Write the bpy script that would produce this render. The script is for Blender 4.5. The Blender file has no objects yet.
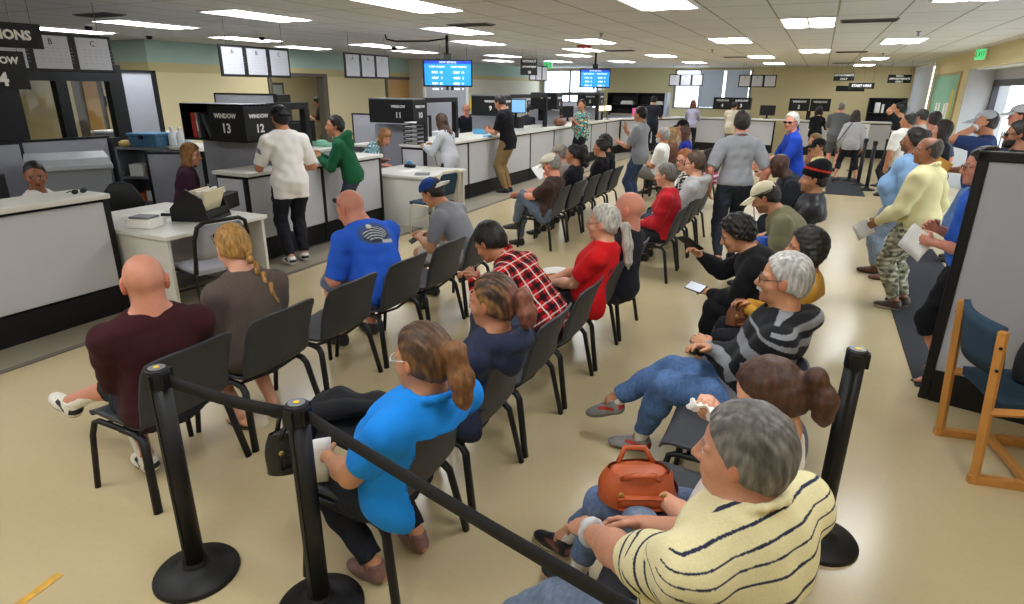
import bpy, bmesh, math, random
import numpy as np
from mathutils import Vector, Matrix
from concurrent.futures import ThreadPoolExecutor
random.seed(7)
C = bpy.context.scene.collection
PI = math.pi
CAM = np.array([0, 0, 1.97])

# ------------------------------------------------------------------ tags and links
def tag(o, label=None, cat=None, group=None, kind=None):
    if label: o['label'] = label
    if cat: o['category'] = cat
    if group: o['group'] = group
    if kind: o['kind'] = kind
    return o
def empty(name, loc=(0, 0, 0), rz=0.0):
    o = bpy.data.objects.new(name, None); C.objects.link(o)
    o.location = loc; o.rotation_euler = (0, 0, rz); o.empty_display_size = .1
    return o
def link_mesh(name, me, parent=None, loc=None, rz=0.0):
    o = bpy.data.objects.new(name, me); C.objects.link(o)
    if parent: o.parent = parent
    if loc is not None: o.location = loc
    if rz: o.rotation_euler = (0, 0, rz)
    return o
def copy_tree(o, parent=None):
    c = o.copy(); C.objects.link(c)
    if parent: c.parent = parent
    for ch in list(o.children): copy_tree(ch, c)
    return c

# ------------------------------------------------------------------ materials
def lin(c):
    if isinstance(c, str):
        c = c.lstrip('#'); c = [int(c[i:i+2], 16)/255 for i in (0, 2, 4)]
    return tuple(((v/12.92) if v <= .04045 else ((v+.055)/1.055)**2.4) for v in c[:3])
_mats = {}
def mat(name, col=None, rough=.5, metal=0.0, spec=.5, bump=0.0, bscale=60.0, vary=0.0, vscale=6.0, emit=0.0, trans=0.0):
    if name in _mats: return _mats[name]
    m = bpy.data.materials.new(name); m.use_nodes = True
    nt = m.node_tree; b = nt.nodes['Principled BSDF']
    b.inputs['Roughness'].default_value = rough; b.inputs['Metallic'].default_value = metal
    b.inputs['Specular IOR Level'].default_value = spec
    c = lin(col)+(1,) if col is not None else (.5, .5, .5, 1)
    b.inputs['Base Color'].default_value = c
    tc = nt.nodes.new('ShaderNodeTexCoord')
    if vary:
        n = nt.nodes.new('ShaderNodeTexNoise'); n.inputs['Scale'].default_value = vscale; n.inputs['Detail'].default_value = 4
        nt.links.new(tc.outputs['Object'], n.inputs['Vector'])
        r = nt.nodes.new('ShaderNodeMixRGB'); r.blend_type = 'MIX'
        r.inputs[1].default_value = tuple(v*(1-vary) for v in c[:3])+(1,); r.inputs[2].default_value = tuple(min(1, v*(1+vary)) for v in c[:3])+(1,)
        nt.links.new(n.outputs['Fac'], r.inputs[0]); nt.links.new(r.outputs[0], b.inputs['Base Color'])
    if bump:
        n2 = nt.nodes.new('ShaderNodeTexNoise'); n2.inputs['Scale'].default_value = bscale; n2.inputs['Detail'].default_value = 5
        nt.links.new(tc.outputs['Object'], n2.inputs['Vector'])
        bp = nt.nodes.new('ShaderNodeBump'); bp.inputs['Strength'].default_value = bump; bp.inputs['Distance'].default_value = .01
        nt.links.new(n2.outputs['Fac'], bp.inputs['Height']); nt.links.new(bp.outputs[0], b.inputs['Normal'])
    if emit:
        b.inputs['Emission Color'].default_value = c; b.inputs['Emission Strength'].default_value = emit
    if trans:
        b.inputs['Transmission Weight'].default_value = trans
    _mats[name] = m
    return m
def attr_mat(name, rough, bump, bscale, stretch=(1, 1, 1), spec=.4, sheen=0.0, sss=0.0, vary=.12):
    """material whose colour is the mesh's own colour attribute 'col' with fine procedural variation"""
    m = bpy.data.materials.new(name); m.use_nodes = True
    nt = m.node_tree; b = nt.nodes['Principled BSDF']; L = nt.links.new
    b.inputs['Roughness'].default_value = rough; b.inputs['Specular IOR Level'].default_value = spec
    if sheen: b.inputs['Sheen Weight'].default_value = sheen
    a = nt.nodes.new('ShaderNodeAttribute'); a.attribute_name = 'col'
    tc = nt.nodes.new('ShaderNodeTexCoord'); mp = nt.nodes.new('ShaderNodeMapping'); mp.inputs['Scale'].default_value = stretch
    L(tc.outputs['Object'], mp.inputs['Vector'])
    n = nt.nodes.new('ShaderNodeTexNoise'); n.inputs['Scale'].default_value = bscale; n.inputs['Detail'].default_value = 4
    L(mp.outputs[0], n.inputs['Vector'])
    hs = nt.nodes.new('ShaderNodeHueSaturation')
    mr = nt.nodes.new('ShaderNodeMapRange'); mr.inputs['From Min'].default_value = .3; mr.inputs['From Max'].default_value = .7
    mr.inputs['To Min'].default_value = 1-vary; mr.inputs['To Max'].default_value = 1+vary
    L(n.outputs['Fac'], mr.inputs['Value']); L(mr.outputs[0], hs.inputs['Value'])
    L(a.outputs['Color'], hs.inputs['Color']); L(hs.outputs[0], b.inputs['Base Color'])
    bp = nt.nodes.new('ShaderNodeBump'); bp.inputs['Strength'].default_value = bump; bp.inputs['Distance'].default_value = .004
    L(n.outputs['Fac'], bp.inputs['Height']); L(bp.outputs[0], b.inputs['Normal'])
    if sss:
        b.inputs['Subsurface Weight'].default_value = sss; b.inputs['Subsurface Radius'].default_value = (.012, .004, .002)
        b.inputs['Subsurface Scale'].default_value = .5
    return m
M_SKIN = attr_mat('skin', .48, .08, 160, vary=.05)
M_HAIR = attr_mat('hair', .55, .7, 70, stretch=(1, 1, .22), spec=.45, vary=.45)
M_CLOTH = attr_mat('cloth', .9, .25, 240, spec=.12, sheen=.03, vary=.07)
M_DENIM = attr_mat('denim', .85, .3, 60, stretch=(1, 1, .5), spec=.2, vary=.22)
M_KNIT = attr_mat('knit', .9, .6, 150, spec=.1, sheen=.06, vary=.14)
M_LEATHER = attr_mat('leather', .42, .2, 60, vary=.1)
CLOTHM = {'cloth': M_CLOTH, 'denim': M_DENIM, 'knit': M_KNIT, 'leather': M_LEATHER}

# ------------------------------------------------------------------ small vector helpers
V = lambda *a: np.array(a, float)
def unit(v):
    v = np.asarray(v, float); return v/max(np.linalg.norm(v), 1e-9)
def rot(axis, deg):
    axis = unit(axis); a = math.radians(deg); c, s = math.cos(a), math.sin(a); x, y, z = axis
    K = np.array([[0, -z, y], [z, 0, -x], [-y, x, 0]])
    return np.eye(3)+s*K+(1-c)*K@K
def orth(d, n):
    d = unit(d); n = np.asarray(n, float); n = n-d*(n@d)
    if np.linalg.norm(n) < 1e-4:
        n = V(0, 0, 1) if abs(d[2]) < .9 else V(1, 0, 0); n = n-d*(n@d)
    return d, unit(n)

# ------------------------------------------------------------------ implicit surfaces
def cone(a, b, ra, rb=None): return ('c', np.asarray(a, float), np.asarray(b, float), ra, ra if rb is None else rb)
def ell(c, r, R=None): return ('e', np.asarray(c, float), np.asarray(r, float), np.eye(3) if R is None else R)
def chain(pts, rs): return [cone(pts[i], pts[i+1], rs[i], rs[i+1]) for i in range(len(pts)-1)]
def pbox(p, m):
    if p[0] == 'c':
        r = max(p[3], p[4])+m
        return np.minimum(p[1], p[2])-r, np.maximum(p[1], p[2])+r
    e = np.sqrt(((p[3]*p[2])**2).sum(1))+m
    return p[1]-e, p[1]+e
def pval(p, X, Y, Z):
    if p[0] == 'c':
        a, b = p[1], p[2]; ba = b-a; L2 = max(float(ba@ba), 1e-9)
        x, y, z = X-np.float32(a[0]), Y-np.float32(a[1]), Z-np.float32(a[2])
        f = np.float32
        t = np.clip(x*f(ba[0]/L2)+y*f(ba[1]/L2)+z*f(ba[2]/L2), 0, 1)
        d = (x-t*f(ba[0]))**2+(y-t*f(ba[1]))**2+(z-t*f(ba[2]))**2
        return np.sqrt(d)-(f(p[3])+t*f(p[4]-p[3]))
    c, r, R = p[1], p[2], p[3]; f = np.float32
    x, y, z = X-f(c[0]), Y-f(c[1]), Z-f(c[2])
    k0 = 0; k1 = 0
    for i in range(3):
        l = (x*f(R[0, i])+y*f(R[1, i])+z*f(R[2, i]))*f(1/r[i])
        l2 = l*l; k0 = k0+l2; k1 = k1+l2*f(1/r[i]**2)
    k0 = np.sqrt(k0); k1 = np.sqrt(k1)
    return k0*(k0-1)/np.maximum(k1, 1e-6)
def smin(a, b, k):
    if k <= 0: return np.minimum(a, b)
    h = np.maximum(np.float32(k)-np.abs(a-b), 0)*np.float32(1/k)
    return np.minimum(a, b)-h*h*np.float32(k*.25)
class Field:
    """signed distance on a grid; groups of primitives are joined, cut and added"""
    def __init__(s, h):
        s.h = h; s.jobs = []
    def add(s, prims, k=.02, kin=.02, cuts=(), sub=False):
        if prims: s.jobs.append((prims, k, kin, cuts, sub))
    def solve(s):
        h = s.h; m = 3*h
        lo = np.min([pbox(p, m)[0] for j in s.jobs if not j[4] for p in j[0]], axis=0)
        hi = np.max([pbox(p, m)[1] for j in s.jobs if not j[4] for p in j[0]], axis=0)
        n = np.ceil((hi-lo)/h).astype(int)+2
        ax = [(lo[i]+h*np.arange(n[i])).astype(np.float32) for i in range(3)]
        D = np.full(tuple(n), .2, np.float32)
        for prims, k, kin, cuts, sub in s.jobs:
            mm = m+max(k, kin)
            bl = np.min([pbox(p, mm)[0] for p in prims], axis=0); bh = np.max([pbox(p, mm)[1] for p in prims], axis=0)
            i0 = np.clip(np.floor((bl-lo)/h).astype(int), 0, n); i1 = np.clip(np.ceil((bh-lo)/h).astype(int)+1, 0, n)
            if (i1 <= i0).any(): continue
            X = ax[0][i0[0]:i1[0], None, None]; Y = ax[1][None, i0[1]:i1[1], None]; Z = ax[2][None, None, i0[2]:i1[2]]
            v = np.full(tuple(i1-i0), .2, np.float32)
            for p in prims:
                pl, ph = pbox(p, mm)
                j0 = np.clip(np.floor((pl-lo)/h).astype(int)-i0, 0, i1-i0); j1 = np.clip(np.ceil((ph-lo)/h).astype(int)+1-i0, 0, i1-i0)
                if (j1 <= j0).any(): continue
                sl = tuple(slice(j0[q], j1[q]) for q in range(3))
                v[sl] = smin(v[sl], pval(p, X[sl[0]], Y[:, sl[1]], Z[:, :, sl[2]]), kin)
            for ct in cuts:          # keep the side where (x-q).nn < 0 (optionally only within a backrest's height and width)
                q, nn = ct[0], unit(ct[1]); f = np.float32
                pl = (X-f(q[0]))*f(nn[0])+(Y-f(q[1]))*f(nn[1])+(Z-f(q[2]))*f(nn[2])
                if len(ct) > 2:
                    la = ct[3]; lat = np.abs((X-f(q[0]))*f(la[0])+(Y-f(q[1]))*f(la[1])); pl = np.minimum(pl, np.minimum(f(ct[2])-Z, f(ct[4])-lat))
                v = np.maximum(v, pl)
            sl = tuple(slice(i0[q], i1[q]) for q in range(3))
            if sub: D[sl] = -smin(-D[sl], v, k)
            else: D[sl] = smin(D[sl], v, k)
        return nets(D, lo, h)
OFFS = np.array([[0, 0, 0], [1, 0, 0], [0, 1, 0], [1, 1, 0], [0, 0, 1], [1, 0, 1], [0, 1, 1], [1, 1, 1]])
EDG = [(0, 1), (2, 3), (4, 5), (6, 7), (0, 2), (1, 3), (4, 6), (5, 7), (0, 4), (1, 5), (2, 6), (3, 7)]
def nets(D, lo, h):
    ins = D < 0
    c = np.zeros(tuple(np.array(D.shape)-1), np.uint8)
    for o in OFFS: c += ins[o[0]:o[0]+c.shape[0], o[1]:o[1]+c.shape[1], o[2]:o[2]+c.shape[2]]
    idx = np.argwhere((c > 0) & (c < 8))
    if not len(idx): return np.zeros((0, 3)), np.zeros((0, 4), int)
    vals = np.stack([D[idx[:, 0]+o[0], idx[:, 1]+o[1], idx[:, 2]+o[2]] for o in OFFS], 1)
    acc = np.zeros((len(idx), 3)); cnt = np.zeros(len(idx))
    for a, b in EDG:
        va, vb = vals[:, a], vals[:, b]; m = (va < 0) != (vb < 0)
        t = np.where(m, va/np.where(m, va-vb, 1), 0)
        acc += m[:, None]*(OFFS[a]+t[:, None]*(OFFS[b]-OFFS[a])); cnt += m
    vert = lo+h*(idx+acc/cnt[:, None])
    ids = np.full(c.shape, -1, np.int32); ids[tuple(idx.T)] = np.arange(len(idx))
    quads = []
    for axn, (u, w) in ((0, (1, 2)), (1, (2, 0)), (2, (0, 1))):
        sa = [slice(None)]*3; sb = [slice(None)]*3; sa[axn] = slice(0, -1); sb[axn] = slice(1, None)
        e = ins[tuple(sa)] != ins[tuple(sb)]
        ei = np.argwhere(e)
        ei = ei[(ei[:, u] > 0) & (ei[:, w] > 0) & (ei[:, u] < D.shape[u]-1) & (ei[:, w] < D.shape[w]-1)]
        def cell(du, dw):
            q = ei.copy(); q[:, u] -= du; q[:, w] -= dw
            return ids[q[:, 0], q[:, 1], q[:, 2]]
        q = np.stack([cell(1, 1), cell(0, 1), cell(0, 0), cell(1, 0)], 1)
        fl = ~ins[ei[:, 0], ei[:, 1], ei[:, 2]]
        q[fl] = q[fl][:, ::-1]
        quads.append(q)
    return vert, np.concatenate(quads)
def vnormals(v, q):
    n = np.cross(v[q[:, 2]]-v[q[:, 0]], v[q[:, 3]]-v[q[:, 1]])
    o = np.zeros_like(v)
    for i in range(4): 
        for a in range(3): o[:, a] += np.bincount(q[:, i], n[:, a], len(v))
    return o/np.maximum(np.linalg.norm(o, axis=1, keepdims=True), 1e-9)
def relax(v, q, n=1, f=.5):
    for _ in range(n):
        s = np.zeros_like(v); c = np.zeros(len(v))
        for i in range(4):
            j = (i+1) % 4
            for a in range(3):
                s[:, a] += np.bincount(q[:, i], v[q[:, j], a], len(v))+np.bincount(q[:, j], v[q[:, i], a], len(v))
            c += np.bincount(q[:, i], minlength=len(v))+np.bincount(q[:, j], minlength=len(v))
        v = v*(1-f)+f*s/np.maximum(c, 1)[:, None]
    return v
def to_mesh(name, v, q, col, material):
    me = bpy.data.meshes.new(name)
    me.vertices.add(len(v)); me.vertices.foreach_set('co', v.astype(np.float32).ravel())
    me.loops.add(len(q)*4); me.loops.foreach_set('vertex_index', q.astype(np.int32).ravel())
    me.polygons.add(len(q)); me.polygons.foreach_set('loop_start', np.arange(0, len(q)*4, 4, dtype=np.int32))
    me.polygons.foreach_set('use_smooth', np.ones(len(q), bool))
    me.update(calc_edges=True)
    at = me.color_attributes.new('col', 'FLOAT_COLOR', 'POINT')
    c = np.ones((len(v), 4), np.float32); c[:, :3] = col
    at.data.foreach_set('color', c.ravel())
    me.materials.append(material)
    return me
LAMP_E = 15.0; SKY_E = 4.5; EXPO = -0.05
# ------------------------------------------------------------------ people
def ik(S, T, l1, l2, pole):
    T = np.asarray(T, float); d = T-S; L = np.linalg.norm(d); u = d/max(L, 1e-6)
    L = min(max(L, abs(l1-l2)+.02), (l1+l2)*.995)
    a = (l1*l1-l2*l2+L*L)/(2*L); hh = math.sqrt(max(l1*l1-a*a, 0))
    _, p = orth(u, pole)
    return S+u*a+p*hh, S+u*L
def wave(p, seed, lam):
    r = np.random.RandomState(seed); o = np.zeros(len(p))
    for i in range(5):
        k = r.normal(size=3); k *= 2*PI/lam/np.linalg.norm(k)*(.6+.8*r.rand()); k2 = r.normal(size=3)*8
        o += np.sin(p@k+1.3*np.sin(p@k2+r.rand()*6)+r.rand()*6)
    return o/3.0
def blob(v, c, r, R=None):
    l = (v-c) if R is None else (v-c)@R
    return ((l/np.asarray(r))**2).sum(1) < 1
def segdist(v, a, b):
    ba = b-a; t = np.clip(((v-a)@ba)/(ba@ba), 0, 1)
    return np.linalg.norm(v-a-t[:, None]*ba, axis=1), t
PEOPLE = []
def person(label, at, face, **k):
    k.update(label=label, at=at, face=face); PEOPLE.append(k)
SKIN = dict(fair='#d9a184', pink='#d69078', tan='#b97f5e', olive='#c08a68', brown='#8f5a40', dark='#4a2f26')
HAIRC = dict(black='#15110f', dark='#241a15', brown='#4a3020', grey='#77726c', silver='#9c9a96', white='#c4c1b9', blond='#a07a45', red='#8a4a22', salt='#5d5954')

def build(k):
    """all the meshes of one person: list of (name, parent part, verts, quads, colours, material)"""
    out = []
    S = k.get('S', 1.74); s = S/1.74; fem = k.get('fem', False); fat = k.get('fat', 0.0); sit = k.get('sit', True)
    at = V(*k['at'], 0); dist = np.linalg.norm(at+V(0, 0, 1)-CAM)
    h = min(max(.00115*dist, .005), .0125)*k.get('res', 1)
    X, Y, Z = V(1, 0, 0), V(0, 1, 0), V(0, 0, 1)
    lean, slump, side, tw = k.get('lean', -6 if sit else 0), k.get('slump', 8), k.get('side', 0), k.get('tw', 0)
    hz = k.get('hz', .545 if sit else .915*s)
    off = V(*k.get('off', (0, 0)), 0)
    P0 = V(0, 0, hz)+off
    R0 = rot(Y, lean*.5)@rot(X, side*.4); R1 = rot(Y, lean)@rot(X, side)@rot(Z, tw*.4); R2 = rot(Y, lean+slump)@rot(X, side)@rot(Z, tw)
    B = P0+R0@V(0, 0, .11*s); K = B+R1@V(0, 0, .21*s); N = K+R2@V(-.01, 0, .20*s)
    hy, hp_ = k.get('head', (0, 5)); hr = k.get('hroll', 0)
    Rh = rot(Z, hy)@rot(Y, hp_)@rot(X, hr)
    hs = (.5+.5*s)*(.98 if fem else 1.0)*k.get('hsz', 1.06 if sit else 1.02)
    Hc = N+(R2@Z*.4+Rh@Z*.6)*k.get('nk', .15)*hs+(Rh@X)*.022
    hp = lambda *a: Hc+Rh@(V(*a)*hs)
    sw = (.157 if fem else .18)*s*(1+.12*fat)*k.get('wide', 1.05 if sit else 1.0); lw = .9 if fem else 1.0
    SH = {'L': N+R2@V(0, sw, -.10*s), 'R': N+R2@V(0, -sw, -.10*s)}
    g = k.get('girth', 1.05 if sit else 1.0)
    tor = [ell(P0+R0@V(-.015, 0, .02), V(.118+.05*fat, .162+.04*fat, .13)*s*g, R0),
           ell(B+R1@V(.0+.055*fat, 0, .05*s), V(.108+.085*fat, .142+.055*fat, .16)*s*g, R1),
           ell(K+R2@V(.005+.01*fat, 0, .03*s), V(.108+.03*fat, (.142 if fem else .16)+.03*fat, .165)*s*g, R2),
           cone(N+R2@V(-.005, .04, -.06), SH['L'], .064*s*lw, .054*s*lw), cone(N+R2@V(-.005, -.04, -.06), SH['R'], .064*s*lw, .054*s*lw)]
    trap = [cone(N+R2@V(-.01, 0, .03*s), N+R2@V(-.005, e*.11*s, -.05*s), .048*s*lw, .04*s*lw) for e in (1, -1)]
    bust = []
    if fem: bust = [ell(K+R2@V(.078+.02*fat, e*.065, .015*s), V(.062, .07, .072)*(1+.3*fat)*k.get('bust', 1)) for e in (1, -1)]
    neck = [cone(N+R2@V(-.005, 0, -.04), hp(-.022, 0, -.06), .058*lw*hs*(1+.2*fat), .055*lw*hs*(1+.15*fat))]
    # arms and hands
    l1, l2 = .30*s, .255*s
    arms = {}
    presets = dict(lap=(.30, .07, .10), knee=(.40, .13, .10), side=(.03, .25, -.10), hang=(.06, .24, -.09), phone=(.36, .06, .25), counter=(.40, .14, .20), fold=(.22, -.09, .27), chin=None, pocket=(.0, .2, -.02))
    for sd, e in (('L', 1), ('R', -1)):
        t = k.get('A'+sd, k.get('A', 'lap' if sit else 'side'))
        if isinstance(t, str): t = presets[t]
        if len(t) == 4 and t[3] == 'h': T = hp(t[0], e*t[1], t[2])     # relative to the head
        else: T = P0+V(t[0], e*t[1], t[2])*s
        pole = k.get('P'+sd, k.get('pole', (-.5, .55, -.8))); pole = V(pole[0], e*pole[1], pole[2])
        E, W = ik(SH[sd], T, l1, l2, pole)
        d = k.get('D'+sd, k.get('D')); d = unit(W-E) if d is None else unit(V(d[0], e*d[1], d[2]))
        nn = k.get('N'+sd, k.get('N', (.1, -.6, -.7) if sit else (.1, -1, -.1))); d, nn = orth(d, V(nn[0], e*nn[1], nn[2]))
        th = np.cross(d, nn)*(-e)
        arms[sd] = (SH[sd], E, W, d, nn, th, e)
    gl = lw*(1+.17*fat)*g
    def armp(sd, inf=0.0, r=1.0):
        A, E, W, *_ = arms[sd]; M = A+(E-A)*.45
        return [cone(A, M, .056*s*gl+inf, .049*s*gl+inf), cone(M, E, .049*s*gl+inf, .040*s*gl+inf),
                cone(E, E+(W-E)*.35, .041*s*gl+inf, .042*s*gl+inf), cone(E+(W-E)*.35, W, .042*s*gl+inf, .028*s*lw+inf)]
    def handp(sd):
        A, E, W, d, nn, th, e = arms[sd]; z = s*lw*1.02
        cu = k.get('C'+sd, k.get('C', 28)); sp = k.get('spread', .0)
        R = np.stack([d, th, nn], 1)
        pr = [ell(W+d*.05*z, V(.056, .042, .0165)*z, R), cone(W-d*.01, W+d*.03*z, .027*z, .026*z)]
        fing = []
        for o, bl, fl in ((.031, .088, .072), (.0105, .094, .08), (-.0105, .09, .074), (-.030, .082, .058)):
            p = W+d*bl*z+th*o*z; a = cu*.6; seg = (.44, .31, .25); pts = [p-d*.012*z, p]
            dd = unit(d+th*(o*6*sp+o*.8))
            for q in seg:
                c, ss = math.cos(math.radians(a)), math.sin(math.radians(a))
                p = p+(dd*c+nn*ss)*fl*q*z; pts.append(p); a += cu
            fing.append(chain(pts, [.0095*z, .0092*z, .0085*z, .008*z, .007*z]))
        tb = W+d*.028*z+th*.03*z; td = unit(d*.75+th*.62+nn*.35); t2 = unit(d*.95+th*.12+nn*.4)
        fing.append(chain([tb, tb+td*.042*z, tb+td*.042*z+t2*.03*z, tb+td*.042*z+t2*.055*z], [.015*z, .0115*z, .010*z, .008*z]))
        return pr, fing
    # legs
    t1, t2 = .445*s, .425*s
    legs = {}
    for sd, e in (('L', 1), ('R', -1)):
        Hj = P0+R0@V(0, e*.092*s, -.02*s)
        t = k.get('L'+sd, k.get('L', (.45, .12, 0) if sit else (0.0, .09, 0)))
        T = V(t[0], e*t[1], .088+t[2])
        kp = k.get('K'+sd, (1, .12, .6) if sit else (1, .08, 0)); kp = V(kp[0], e*kp[1], kp[2])
        Kn, An = ik(Hj, T, t1, t2, kp)
        fd = k.get('F'+sd, (1, .15, 0)); fd = unit(V(fd[0], e*fd[1], fd[2]))
        fu = k.get('U'+sd, (0, 0, 1)); fd, fu = orth(fd, V(fu[0], e*fu[1], fu[2]))
        legs[sd] = (Hj, Kn, An, fd, fu, e)
    def legp(sd, inf=0.0):
        Hj, Kn, An, fd, fu, e = legs[sd]; q = s*lw**.5*g; ff = 1+.22*fat
        u = unit(An-Kn); _, back = orth(u, -(unit(Kn-Hj)-u)-fd*.2)
        return [cone(Hj, Hj+(Kn-Hj)*.4, .084*q*ff+inf, .076*q*ff+inf), cone(Hj+(Kn-Hj)*.4, Kn, .076*q*ff+inf, .054*q+inf),
                cone(Kn, Kn+(An-Kn)*.35, .053*q+inf, .051*q+inf), cone(Kn+(An-Kn)*.35, An, .051*q+inf, .034*q+inf),
                ell(Kn+(An-Kn)*.3+back*.018, V(.045+inf, .045+inf, .11), np.stack(list(_fr(u)), 1))]
    def _fr(u):
        a, b = orth(u, V(.3, .8, .1)); c = np.cross(a, b); return c, b, a
    # ---------------- the body: one continuous surface
    hair = k.get('hair', 'short'); hc = lin(HAIRC.get(k.get('hcol', 'dark'), k.get('hcol', 'dark')))
    skin = V(*lin(SKIN.get(k.get('skin', 'olive'), k.get('skin'))))
    headp = [ell(hp(-.012, 0, .026), V(.096, .076, .09)*hs, Rh), ell(hp(.028, 0, -.04), V(.06, .058+.012*fat, .068)*hs, Rh),
             ell(hp(.05, 0, -.085), V(.034, .034+.02*fat, .024)*hs, Rh)]
    facep = [cone(hp(.086, 0, .012), hp(.108, 0, -.026), .0085*hs, .0125*hs), cone(hp(.094, .011, -.032), hp(.094, -.011, -.032), .009*hs),
             cone(hp(.076, .022, .022), hp(.066, .048, .018), .011*hs), cone(hp(.076, -.022, .022), hp(.066, -.048, .018), .011*hs),
             ell(hp(.054, .042, -.03), V(.028, .024, .026)*hs, Rh), ell(hp(.054, -.042, -.03), V(.028, .024, .026)*hs, Rh),
             cone(hp(.084, .016, -.056), hp(.084, -.016, -.056), .0085*hs), cone(hp(.080, .013, -.066), hp(.080, -.013, -.066), .009*hs),
             ell(hp(.074, 0, -.097), V(.018, .022, .016)*hs, Rh)]
    ears = [ell(hp(-.004, e*.078, -.006), V(.021, .0095, .034)*hs*k.get('ear', 1), Rh@rot(Z, -e*18)@rot(Y, -10)) for e in (1, -1)]
    F = Field(h)
    F.add(tor, kin=.06, cuts=[(k['bcut'][0]-k['bcut'][1]*.012,)+k['bcut'][1:]] if k.get('bcut') is not None else ()); F.add(trap, k=.03, kin=.03); F.add(bust, k=.03, kin=.0)
    F.add(neck, k=.03); F.add(headp, k=.03, kin=.035); F.add(facep, k=.012, kin=.012)
    if h < .012:
        F.add([ell(hp(.097, e*.031, .003), V(.016, .017, .011)*hs, Rh) for e in (1, -1)], k=.014, kin=0, sub=True)
        F.add([ell(hp(.072, e*.031, .003), V(.0125, .0125, .0125)*hs, Rh) for e in (1, -1)], k=.004, kin=0)
    F.add(ears, k=.008, kin=0)
    for sd in 'LR':
        F.add(armp(sd), k=.03, kin=.02)
        pr, fg = handp(sd); F.add(pr, k=.012, kin=.015)
        for f_ in fg: F.add(f_, k=.004, kin=.006)
    seated_join = .03
    sandal = k.get('shoes') == 'sandal'
    for sd in 'LR':
        lb = legp(sd); F.add(lb[:2], k=seated_join, kin=.02, cuts=[(k['bcut'][0]-k['bcut'][1]*.012,)+k['bcut'][1:]] if k.get('bcut') is not None else ()); F.add(lb[2:], k=seated_join, kin=.02)
        Hj, Kn, An, fd, fu, e = legs[sd]; z = s*lw; R = np.stack([fd, np.cross(fu, fd), fu], 1)
        F.add([cone(An, An+fd*.015-fu*.035, .034*z, .036*z), ell(An-fd*.03-fu*.052, V(.04, .031, .03)*z, R), cone(An-fu*.045, An+fd*.12*z-fu*.066, .034*z, .018*z)], k=.015, kin=.02)
        for i, o in enumerate((.028, .012, -.003, -.017, -.03)):
            tb = An+fd*(.12-.012*i)*z-fu*.07+np.cross(fu, fd)*(-e*-o)*z
            F.add([cone(tb-fd*.03*z, tb+fd*(.04-.004*i)*z, .0125*z, (.0115 if i == 0 else .0085)*z)], k=.008, kin=.008)
    v, q = F.solve(); v = relax(v, q, 1, .35)
    col = np.tile(skin, (len(v), 1))
    def paint(c, r, cc, a=1.0):
        m = blob(v, hp(*c), np.asarray(r)*hs, Rh); col[m] = col[m]*(1-a)+np.asarray(cc)*a
    red = V(1.0, .62, .55); bw = .006+.25*max(h-.006, 0)
    for e in (1, -1):
        paint((-.004, e*.085, -.006), (.03, .02, .04), skin*V(1, .82, .78)); paint((.075, e*.04, -.03), (.04, .025, .025), skin*V(1, .9, .86), .6)
        if hair != 'none': paint((.085, e*.034, .027), (.03, .021, bw), np.array(hc)*.8+skin*.15, .75)
        if h < .012:
            paint((.085, e*.031, .003), (.02, .0145, .0075), V(.62, .6, .57)); paint((.085, e*.031, .003), (.02, .0066, .0075), V(.03, .02, .015))
            paint((.085, e*.031, .0125), (.02, .016, .0035), skin*.35)
    paint((.095, 0, -.06), (.03, .025, .0085+.3*max(h-.006, 0)), skin*red*k.get('lip', .8))
    if k.get('stub'):
        m = (blob(v, hp(.04, 0, -.075), V(.075, .075, .055)*hs, Rh)) & ~blob(v, hp(.095, 0, -.06), V(.03, .024, .009)*hs, Rh); col[m] = col[m]*(1-k['stub'])+np.array(hc)*k['stub']
    if k.get('scalp'):
        m = ((v-hp(.055, 0, .07))@(Rh@unit(V(.8, 0, -.6))) < 0) & ((v-hp(.01, 0, -.03))@(Rh@unit(V(.5, 0, -.85))) < 0) & (np.linalg.norm(v-Hc, axis=1) < .2)
        col[m] = col[m]*(1-k['scalp'])+np.array(hc)*k['scalp']
    out.append(('body', None, v, q, col, M_SKIN))
    # ---------------- clothes
    top = k.get('top', {}); tc = top.get('col', '#444444'); lo = top.get('loose', .012)
    sid = abs(hash(k['label'])) % 9999 if False else (sum(map(ord, k['label'])) % 9973)
    def garment(name, Fd, mkey, colf, amp=.004, lam=.11, parent=None):
        v, q = Fd.solve()
        if not len(v): return
        v = relax(v, q, 1, .35); n = vnormals(v, q)
        v = v+n*(amp*wave(v, sid, lam))[:, None]
        out.append((name, parent, v, q, colf(v), CLOTHM[mkey] if isinstance(mkey, str) else mkey))
    def infl(p, m): return ('c', p[1], p[2], p[3]+m, p[4]+m) if p[0] == 'c' else ('e', p[1], p[2]+m, p[3])
    F = Field(h); U0 = R0@Z
    hem = top.get('hem', -.09)
    cuts = [(P0+U0*hem*s, -U0)]
    vn = top.get('neck', 0.0)
    tp = [infl(p, lo) for p in tor]; tp[0] = infl(tor[0], lo+.008)
    if not sit: tp += [cone(P0+R0@V(-.01, e*.085*s, .02), P0+R0@V(-.005, e*.085*s, -.14), (.098+.02*fat)*s*g, (.105+.02*fat)*s*g) for e in (1, -1)]
    bk = []
    if k.get('bcut') is not None: bk = [k['bcut']]
    F.add(tp, kin=.06, cuts=cuts+bk); F.add([infl(p, lo*.8) for p in bust], k=.06, kin=.03)
    if not top.get('tank'): F.add([infl(p, lo*.6) for p in trap], k=.03, kin=.03, cuts=[(N+R2@V(0, 0, .012), R2@unit(V(-.25, 0, 1)))])
    slv = top.get('sleeve', .42)
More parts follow.
